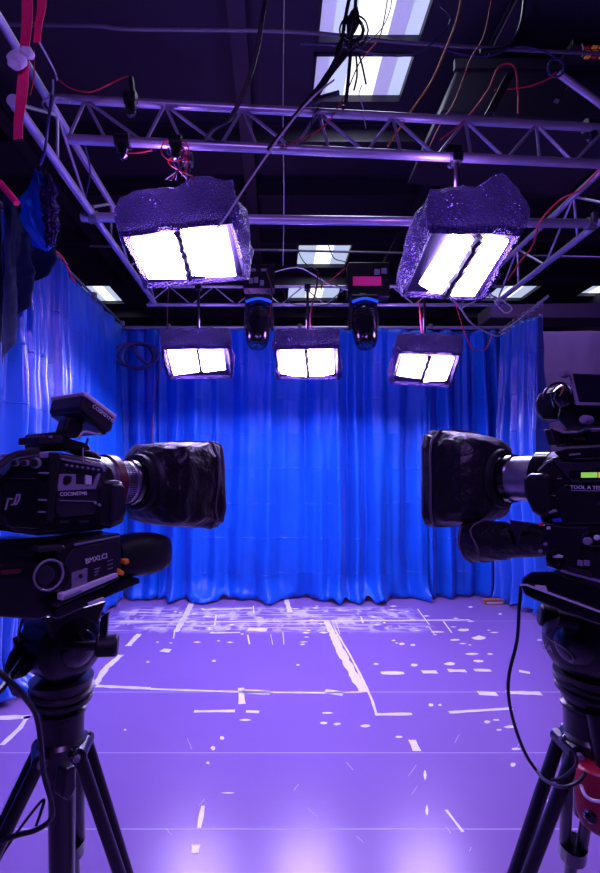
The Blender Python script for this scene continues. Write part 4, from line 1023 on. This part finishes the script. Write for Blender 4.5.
# tilt brake knob on the right, handle grip at left
kc = P(96, 646, 1.2)
bm = NB(); lathe(bm, kc, V((1, .2, -.03)), [(0, .02), (.002, .026), (.006, .029), (.05, .029), (.056, .024)], 24); kb = obj('brake_knob', bm, 'rubber', tpL)
bm = NB(); cyl(bm, kc - V((.10, .0, -.0)), kc + V((.01, 0, 0)), .012); obj('knob_shaft', bm, 'black', kb)
obj('brake_lever', prism(NB(), [P(100, 618, 1.2), P(108, 612, 1.2), (P(106, 640, 1.2)), P(99, 640, 1.2)], (0, .015, 0)), 'black', tpL, False, bevel=.003)
pc = P(24, 655, 1.28)
bm = NB(); tube(bm, [P(36, 640, 1.25), P(26, 655, 1.2), P(8, 680, 1.1), P(-20, 712, .98)], .009); ph = obj('pan_handle', bm, 'black', tpL)
bm = NB(); lathe(bm, P(33, 640, 1.24), P(15, 672, 1.2) - P(33, 640, 1.24), [(0, .012), (.01, .032), (.05, .036), (.085, .03), (.1, .012)], 20); obj('handle_joint', bm, 'rubber', ph)
obj('joint_stem', cyl(NB(), P(17, 636, 1.22), P(25, 655, 1.22), .012, .02), 'black', ph)
tag(obj('camera_cable', tube(NB(), [P(-6, 668, 1.02), P(8, 680, 1.02), P(22, 694, 1.04), P(36, 715, 1.08), P(41, 745, 1.1), P(44, 775, 1.12), P(52, 805, 1.14), P(50, 820, 1.15), P(36, 830, 1.15), P(15, 836, 1.15), P(-8, 846, 1.15)], .0065, n=8), 'black_cable'),
    'thick black cable looping down the left tripod', 'cable')
tag(obj('camera_cable', tube(NB(), [P(36, 826, 1.2), P(44, 800, 1.22), P(30, 815, 1.22), P(5, 850, 1.22), P(-5, 870, 1.22)], .004, n=8), 'black_cable'),
    'thin black cable slanting off at the foot of the left tripod', 'cable')
tag(obj('camera_cable', tube(NB(), [P(26, 612, 1.1), P(22, 622, 1.1), P(19, 632, 1.15), P(20, 642, 1.2)], .004, n=8), 'black_cable'), 'short black lead under the left camera plate', 'cable')

# ============ RIGHT CAMERA
B = Frame(57, True, 560, 1.08)
cam = thing('video_camera', B.S(575, 600, .07), 'black broadcast camera on the right tripod with a green display and flip-up monitor', 'video camera')
rtB = -B.f
body = B.part('body', [(535, 470), (545, 461), (570, 449), (605, 446), (640, 446), (640, 530), (560, 530), (541, 524), (535, 505)], 0, .15, 'black', cam, .008)
B.part('top_cover', [(553, 452), (566, 448.5), (640, 446), (640, 458), (575, 460), (558, 457)], -.014, .03, 'black_gloss', body, .004)
B.part('angled_trim', [(551, 458), (556, 457), (562, 462), (640, 460), (640, 484), (572, 482.5)], -.008, .014, 'dark_grey', body, .002)
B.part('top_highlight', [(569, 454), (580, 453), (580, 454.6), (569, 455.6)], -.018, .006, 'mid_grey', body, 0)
d = B.part('display', [(569.5, 470.5), (600, 470), (640, 470), (640, 478.5), (569.5, 478)], -.010, .006, 'black_gloss', body, 0)
B.part('green_screen', [(581, 472.5), (597, 472.3), (597, 477.5), (581, 477.7)], -.012, .004, 'lcd', d, 0)
B.part('yellow_screen', [(598.3, 472.3), (606, 472.2), (606, 477.6), (598.3, 477.6)], -.012, .004, 'lcd_y', d, 0)
B.part('name_strip', [(569, 484), (640, 486), (640, 491.5), (571, 490)], -.010, .006, 'black_gloss', body, .001)
B.part('strip_rim', [(571, 490), (640, 491.5), (640, 492.4), (571, 490.8)], -.012, .006, 'mid_grey', body, 0)
text_obj('lettering', 'TOOL A TESMUP', .0115, B.S(570.2, 488.6, -.0125), B.S(595, 489.4, -.0125) - B.S(570.2, 488.6, -.0125), up, 'print', body)
B.part('side_door', [(556, 492), (566, 484), (640, 494), (640, 524), (562, 524)], -.006, .012, 'black', body, .003)
B.part('catch', [(596, 502), (603, 501), (604, 505), (596, 506)], -.01, .01, 'dark_grey', body, .002)
for (x, y) in ((557, 478), (551, 495), (557, 498)): B.part('slot', [(x, y), (x + 4, y), (x + 4, y + 1), (x, y + 1)], -.003, .006, 'mid_grey', body, 0)
loB = B.S(503, 478.5, .085)
lens(B, loB, B.f, [
    ('lens_mount', 'black', [(-.28, .05), (-.28, .076), (-.17, .076), (-.165, .07)]),
    ('lens_barrel', 'grey_metal', [(-.175, .05), (-.175, .07), (-.14, .072), (-.135, .066)]),
    ('zoom_ring', 'black_gloss', [(-.14, .05), (-.14, .074), (-.105, .074), (-.10, .06)]),
    ('focus_barrel', 'grey_metal', [(-.105, .05), (-.105, .063), (-.035, .062), (-.03, .058)]),
    ('front_ring', 'black_gloss', [(-.035, .05), (-.035, .067), (-.022, .0675), (-.02, .062), (-.008, .062), (-.006, .07), (.012, .07), (.014, .05)])], cam)
obj('lens_sleeve', lathe(NB(), loB, B.f, [(-.012, .07), (-.006, .082), (.004, .085), (.008, .078), (.016, .08), (.022, .09), (.03, .094), (.034, .086)], 40, False, False), 'rubber', cam)
sv = B.part('servo_grip', [(522, 478), (527, 473.5), (546, 473), (548, 478), (550, 516), (541, 518), (531, 512), (523, 494)], -.016, .07, 'black', cam, .012)
B.part('grip_catch', [(548, 512), (554, 509), (556, 512), (549, 514)], -.02, .01, 'mid_grey', sv, .002)
hood('lens_hood', B, loB, B.f, [(-.0, .064, .064, 0, 2), (.012, .09, .088, 0, 2.2), (.03, .112, .105, -.002, 3.4), (.05, .122, .114, -.002, 5.5), (.11, .13, .133, .0, 6.5), (.165, .135, .142, .0, 6.5), (.175, .13, .137, .0, 6)], cam, 8)
# viewfinder barrel below the hood
o = B.S(548, 540, .04); d_ = (B.S(478, 541, .04) - o).normalized()
bm = NB(); L_ = (B.S(470, 541, .04) - o).length
lathe(bm, o, d_, [(-.03, .02), (-.03, .040), (L_ * .45, .046), (L_ * .5, .052), (L_ * .8, .058), (L_ * .96, .060), (L_ * 1.0, .056), (L_ * 1.0, .045), (L_ * .92, .04), (L_ * .9, .0)], 36)
ey = obj('viewfinder', bm, 'fabric_hood', cam)
bm = NB(); s2, u2 = frame_of(d_); tube(bm, [o + d_ * (L_ * .98) + (s2 * math.cos(q * .3142) + u2 * math.sin(q * .3142)) * .059 for q in range(21)], .004, n=8, sub=1); obj('eyecup_rim', bm, 'hood_pipe', ey)
bm = NB(); tube(bm, [o + d_ * (L_ * (.78 + .05 * math.sin(q))) + (s2 * math.cos(q * .3142) + u2 * math.sin(q * .3142)) * .059 for q in range(21)], .0025, n=8, sub=1); obj('eyecup_seam', bm, 'hood_pipe', ey)
B.part('strap_flap', [(509, 520), (541, 524), (530, 525), (522, 530), (518, 546), (514, 535)], -.02, .006, 'dark_grey', cam, .002)
B.part('red_plug', [(538, 523), (542, 522.5), (542, 526), (538, 526)], -.03, .01, 'red_cable', cam, .002)
for (x, y, m) in ((549, 528, 'pale_label'), (546, 544, 'mid_grey'), (541, 551, 'mid_grey')): B.knob('stud', x, y, -.02, .004, .006, m, cam)
B.part('blue_tab', [(551, 519), (560, 518), (561, 522), (553, 522)], -.01, .01, 'blue_plastic', cam, .002)
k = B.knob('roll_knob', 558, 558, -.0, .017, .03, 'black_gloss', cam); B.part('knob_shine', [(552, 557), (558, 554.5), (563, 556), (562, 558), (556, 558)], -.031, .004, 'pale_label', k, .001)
# lower unit
low = B.part('recorder_box', [(545, 524), (578, 528), (640, 532), (640, 590), (600, 580), (560, 571), (545, 566)], .0, .13, 'black', cam, .006)
cp = B.part('control_panel', [(581, 534), (588, 531), (640, 533), (640, 549), (590, 547), (581, 544)], -.012, .02, 'black_gloss', low, .004)
B.knob('dial', 588.5, 541, -.014, .0085, .01, 'mid_grey', cp); B.knob('dial', 598, 537.5, -.014, .006, .008, 'pale_label', cp)
for x in (577, 583.5): B.part('grey_button', [(x, 560), (x + 5.4, 561), (x + 5.4, 566.5), (x, 565.5)], -.006, .01, 'mid_grey', low, .001)
B.part('purple_panel', [(567, 567), (591, 571), (592, 583), (569, 576)], -.006, .01, 'dark_grey', low, .001)
B.part('box_rim', [(560, 570), (640, 592), (640, 594.5), (560, 572)], -.01, .02, 'mid_grey', low, .001)
B.part('side_label', [(584, 577), (640, 593), (640, 600), (584, 582)], -.008, .008, 'dark_grey', low, .001)
pl = B.part('sliding_plate', [(521, 578), (530, 572), (548, 572), (640, 600), (640, 640), (560, 612), (524, 596), (520, 588)], -.02, .14, 'black_gloss', cam, .006)
B.part('plate_rim', [(520, 584), (526, 584), (640, 626), (640, 627.4), (526, 585.8), (520, 585.8)], -.028, .004, 'pale_label', pl, 0)
B.part('level_window', [(534, 585), (545, 586), (547, 592), (537, 590)], -.024, .01, 'pale_label', pl, .002)
for x, y in ((556, 595), (574, 602)): B.part('groove', [(x, y), (x + 12, y + 4), (x + 12, y + 5.5), (x, y + 1.5)], -.023, .006, 'mid_grey', pl, 0)
# top: handle, microphone windscreens, monitor
B.part('handle_mount', [(543, 430), (551, 428), (553, 434), (556, 445), (548, 446)], -.0, .08, 'black', cam, .004)
B.part('carry_handle', [(543, 430), (556, 428), (566, 432), (640, 430), (640, 442), (556, 447), (547, 444)], .02, .06, 'black_gloss', cam, .006)
B.part('handle_trim', [(543, 431), (556, 428), (564, 431.5), (580, 431), (584, 428), (600, 428), (640, 428), (640, 430), (586, 430), (581, 433), (563, 433.5), (555, 430.5)], .014, .03, 'mid_grey', cam, .001)
B.part('red_tab', [(573, 438), (584, 437.5), (584, 440), (573, 440)], .014, .01, 'maroon', cam, .001)
B.part('handle_post', [(560, 402), (600, 405), (604, 428), (566, 430), (556, 418)], .03, .06, 'black', cam, .006)
B.knob('post_knob', 589, 420, .0, .010, .03, 'mid_grey', cam)
# big round earcups / headphones over the handle
hp = thing('headphones', B.S(552, 412, .03), 'pair of black headphones hung on the handle of the right camera', 'headphones')
def cup(px, py, off, r_, h_, m='black_gloss'):
    c = B.S(px, py, off); ax_ = (B.n * .9 + B.f * .45 + V((0, 0, .15))).normalized()
    bm = NB(); lathe(bm, c - ax_ * h_, ax_, [(0, r_ * .6), (.006, r_ * .92), (h_ * .4, r_), (h_ * .8, r_ * .97), (h_, r_ * .75), (h_ + .01, r_ * .3)], 30); return obj('ear_cup', bm, m, hp)
c1 = cup(557, 396, .0, .030, .035); c2 = cup(546, 404, .09, .046, .04, 'rubber')
B.part('cup_reflection', [(559, 397), (563, 386), (564, 387), (561.5, 393)], -.014, .004, 'wood', c1, 0)  # orange reflection on the cup, laid on as a coloured sliver
bm = NB(); tube(bm, [B.S(557, 396, -.01) + (B.f * -math.cos(q * .2) * .031 + V((0, 0, math.sin(q * .2) * .031))) for q in range(0, 17)], .0035, n=8, sub=1); obj('headband', bm, 'dark_grey', hp)
B.part('battery_block', [(534, 402), (538, 393), (552, 392), (556, 400), (556, 420), (542, 420), (536, 412)], .05, .06, 'black', cam, .006)
mon = B.part('monitor', [(568, 373), (640, 376), (640, 406), (575.5, 404.5)], .0, .035, 'black', cam, .003)
B.part('monitor_frame', [(568, 373), (571.5, 373), (578.5, 402), (640, 403.8), (640, 406), (575.5, 405)], -.004, .012, 'mid_grey', mon, .001)
B.part('screen', [(573, 375), (640, 377.5), (640, 402.5), (579, 401)], -.002, .004, 'glass', mon, 0)
for k in range(3): B.knob('screw', 570.4 + k * .8, 376 + k * 3.6, -.005, .0018, .003, 'black', mon)
B.knob('hinge_knob', 565.5, 374.5, -.004, .0085, .02, 'mid_grey', mon)
# right tripod
cR = P(588, 745, 1.24)
feetR = [V((cR.x - .31, cR.y + .02, 0)), V((cR.x + .15, cR.y + .32, 0)), V((cR.x + .30, cR.y - .25, 0))]
tpR = tripod(cR, feetR, None, 'black two-tube tripod standing under the right video camera beside a red bag', .06)
bm = NB(); lathe(bm, cR + V((0, 0, -.2)), V((0, 0, 1)), [(0, .015), (.005, .034), (.16, .036), (.2, .045)], 24); obj('centre_post', bm, 'black', tpR)
ccR, dR = fhead(tpR, cR, B, B.S(585, 618, .07).z, True, None)
# badge on the drum: a curved stroke and letters
bm = NB(); nB = -B.f
pts = [ccR + B.n * .094 + (-B.f) * x + V((0, 0, z)) for x, z in ((-.07, .012), (-.05, .0), (-.02, -.01), (.0, -.022), (.004, -.036), (-.006, -.042))]
tube(bm, pts, .0016, n=6, sub=5); obj('badge_stroke', bm, 'mid_grey', dR)
text_obj('badge_lettering', 'VA', .024, ccR + B.n * .095 + (-B.f) * -.078 + V((0, 0, -.03)), rtB, up, 'pale_label', dR)
kc = P(556, 618, 1.2)
bm = NB(); lathe(bm, kc, V((-1, .35, .15)), [(-.05, .02), (0, .022), (.002, .026), (.006, .029), (.035, .029), (.04, .024)], 24); kb = obj('brake_knob', bm, 'rubber', tpR)
bm = NB(); prism(bm, [P(545, 634, 1.17), P(550, 622, 1.17), P(561, 617, 1.17), P(560, 622, 1.17), P(550, 636, 1.17)], (0, .02, 0)); obj('brake_lever', bm, 'mid_grey', kb, False, bevel=.003)
tag(obj('camera_cable', tube(NB(), [P(521, 586, 1.2), P(519, 610, 1.2), P(517, 640, 1.2), P(509, 675, 1.2), P(509, 700, 1.2), P(516, 730, 1.22), P(526, 755, 1.24), P(536, 770, 1.26), P(545, 780, 1.2), P(562, 787, 1.12), P(578, 782, 1.1), P(586, 772, 1.1)], .0045, n=8), 'black_cable'),
    'thin black cable hanging from the right camera plate to its tripod', 'cable')
tag(obj('camera_cable', tube(NB(), [P(562, 740, 1.12), P(574, 752, 1.1), P(576, 765, 1.12), P(562, 778, 1.15), P(552, 780, 1.15)], .004, n=8), 'black_cable'), 'short black cable curling around the crown of the right tripod', 'cable')
# red bag/weight
t = thing('weight_bag', P(600, 850, 1.2), 'red weight bag hanging at the right tripod', 'bag')
c = P(604, 795, 1.16)
bm = NB(); rings = []
for z, w in ((.075, .058), (.07, .064), (.03, .068), (-.04, .068), (-.075, .056), (-.092, .035), (-.095, .01)):
    rings.append([c + V((w * math.cos(q * .2618), w * .7 * math.sin(q * .2618), z)) for q in range(24)])
loft(bm, rings); bg = obj('bag_body', bm, 'red_bag', t)
bm = NB(); lathe(bm, P(589, 815, 1.11), V((-.25, -1, .1)), [(0, .014), (.012, .014), (.018, .009)], 18); obj('bag_knob', bm, 'black_gloss', bg)
bm = NB(); tube(bm, [P(581, 785, 1.12), P(585, 795, 1.1), P(592, 800, 1.09), P(602, 802, 1.08)], .004, n=8); obj('bag_trim', bm, 'print', bg)
obj('bag_strap', cyl(NB(), c + V((0, 0, .07)), c + V((-.01, .02, .2)), .02), 'black', t)

# ---------------------------------------------------------------- lamps
def lamp(name, kind, loc, energy, color, size=.1, rot=None):
    l = bpy.data.lights.new(name, kind); l.energy = energy; l.color = color
    if kind == 'AREA': l.size = size
    else: l.shadow_soft_size = size
    o = bpy.data.objects.new(name, l); COL.objects.link(o); o.location = loc
    if rot: o.rotation_euler = rot
    return o
PUR = (.42, .2, 1)
for k, (x, y, z, e) in enumerate(((-.62, 2.66, 3.22, 11), (1.02, 2.66, 3.22, 11), (-.72, 4.5, 3.02, 10), (.3, 4.5, 3.02, 10), (1.38, 4.5, 3.02, 10))):
    lamp('truss_fill', 'POINT', (x, y, z), e, PUR, .08)  # added spill above each fixture to brighten the trusses
    lamp('foil_glow_fill', 'POINT', (x, y, 2.85 if z > 3.1 else 2.68), 15 if z > 3.1 else 9, (.4, .22, 1), .05)  # unseen extra light inside each wrap so the foil glows
lamp('rear_studio_light', 'AREA', (.1, -.7, 3.3), 40, PUR, .5, (R(55), 0, 0))
lamp('drape_fill', 'AREA', (4.6, 5.6, 5.2), 18, PUR, 1.0, (R(35), 0, 0))  # unseen fill added to lift the pale cloth at right
lamp('warehouse_fill', 'POINT', (-.5, 8.2, 2.6), 50, (.45, .16, .9), .3)  # hidden fills added to tint the dark ceiling and depths purple
lamp('warehouse_fill', 'POINT', (-3.6, 5.5, 3.4), 14, (.45, .16, .9), .3)
for x0, x1, y0, y1 in SKY[:3]:
    lamp('daylight', 'AREA', ((x0 + x1) / 2, (y0 + y1) / 2, ZC - .05), 14, (.75, .8, 1), .8)

GR = {'floor_tape': 'white tape marks on the stage floor', 'side_curtain': 'blue curtains at the sides of the stage', 'backdrop_curtain': 'blue drapes along the back',
      'truss_clamp': 'black clamps on the near truss', 'hanging_cable': 'loose cables hanging in the lighting grid', 'camera_cable': 'cables of the video cameras',
      'lighting_truss': 'silver trusses of the lighting grid', 'moving_head_light': 'moving head lights on the far truss', 'video_camera': 'broadcast cameras facing the stage',
      'tripod': 'camera tripods', 'red_strap': 'red straps at upper left', 'power_box': 'power boxes on the far truss', 'curtain_rail': 'curtain rails', 'studio_softlight': 'foil-wrapped studio lights'}
for o in COL.objects:
    k = o.name.split('.')[0]
    if o.parent is None and k in GR and 'label' in o.keys(): o['group'] = GR[k]

# ---------------------------------------------------------------- world and camera
w = bpy.data.worlds.new('world'); sc.world = w; w.use_nodes = True
w.node_tree.nodes['Background'].inputs[0].default_value = (.10, .06, .3, 1)
w.node_tree.nodes['Background'].inputs[1].default_value = .3
cd = bpy.data.cameras.new('camera'); co = bpy.data.objects.new('camera', cd); COL.objects.link(co)
co.location = (0, 0, EYE); co.rotation_euler = (R(90), 0, 0)
cd.sensor_width = 36; cd.lens = K / 873 * 36; cd.shift_x = (300 - VX) / 873; cd.shift_y = (VY - 436.5) / 873
cd.clip_start = .05
sc.camera = co
vs = sc.view_settings; vs.view_transform = 'Standard'; vs.look = 'None'; vs.gamma = 1; vs.use_curve_mapping = False
vs.exposure = 0.0
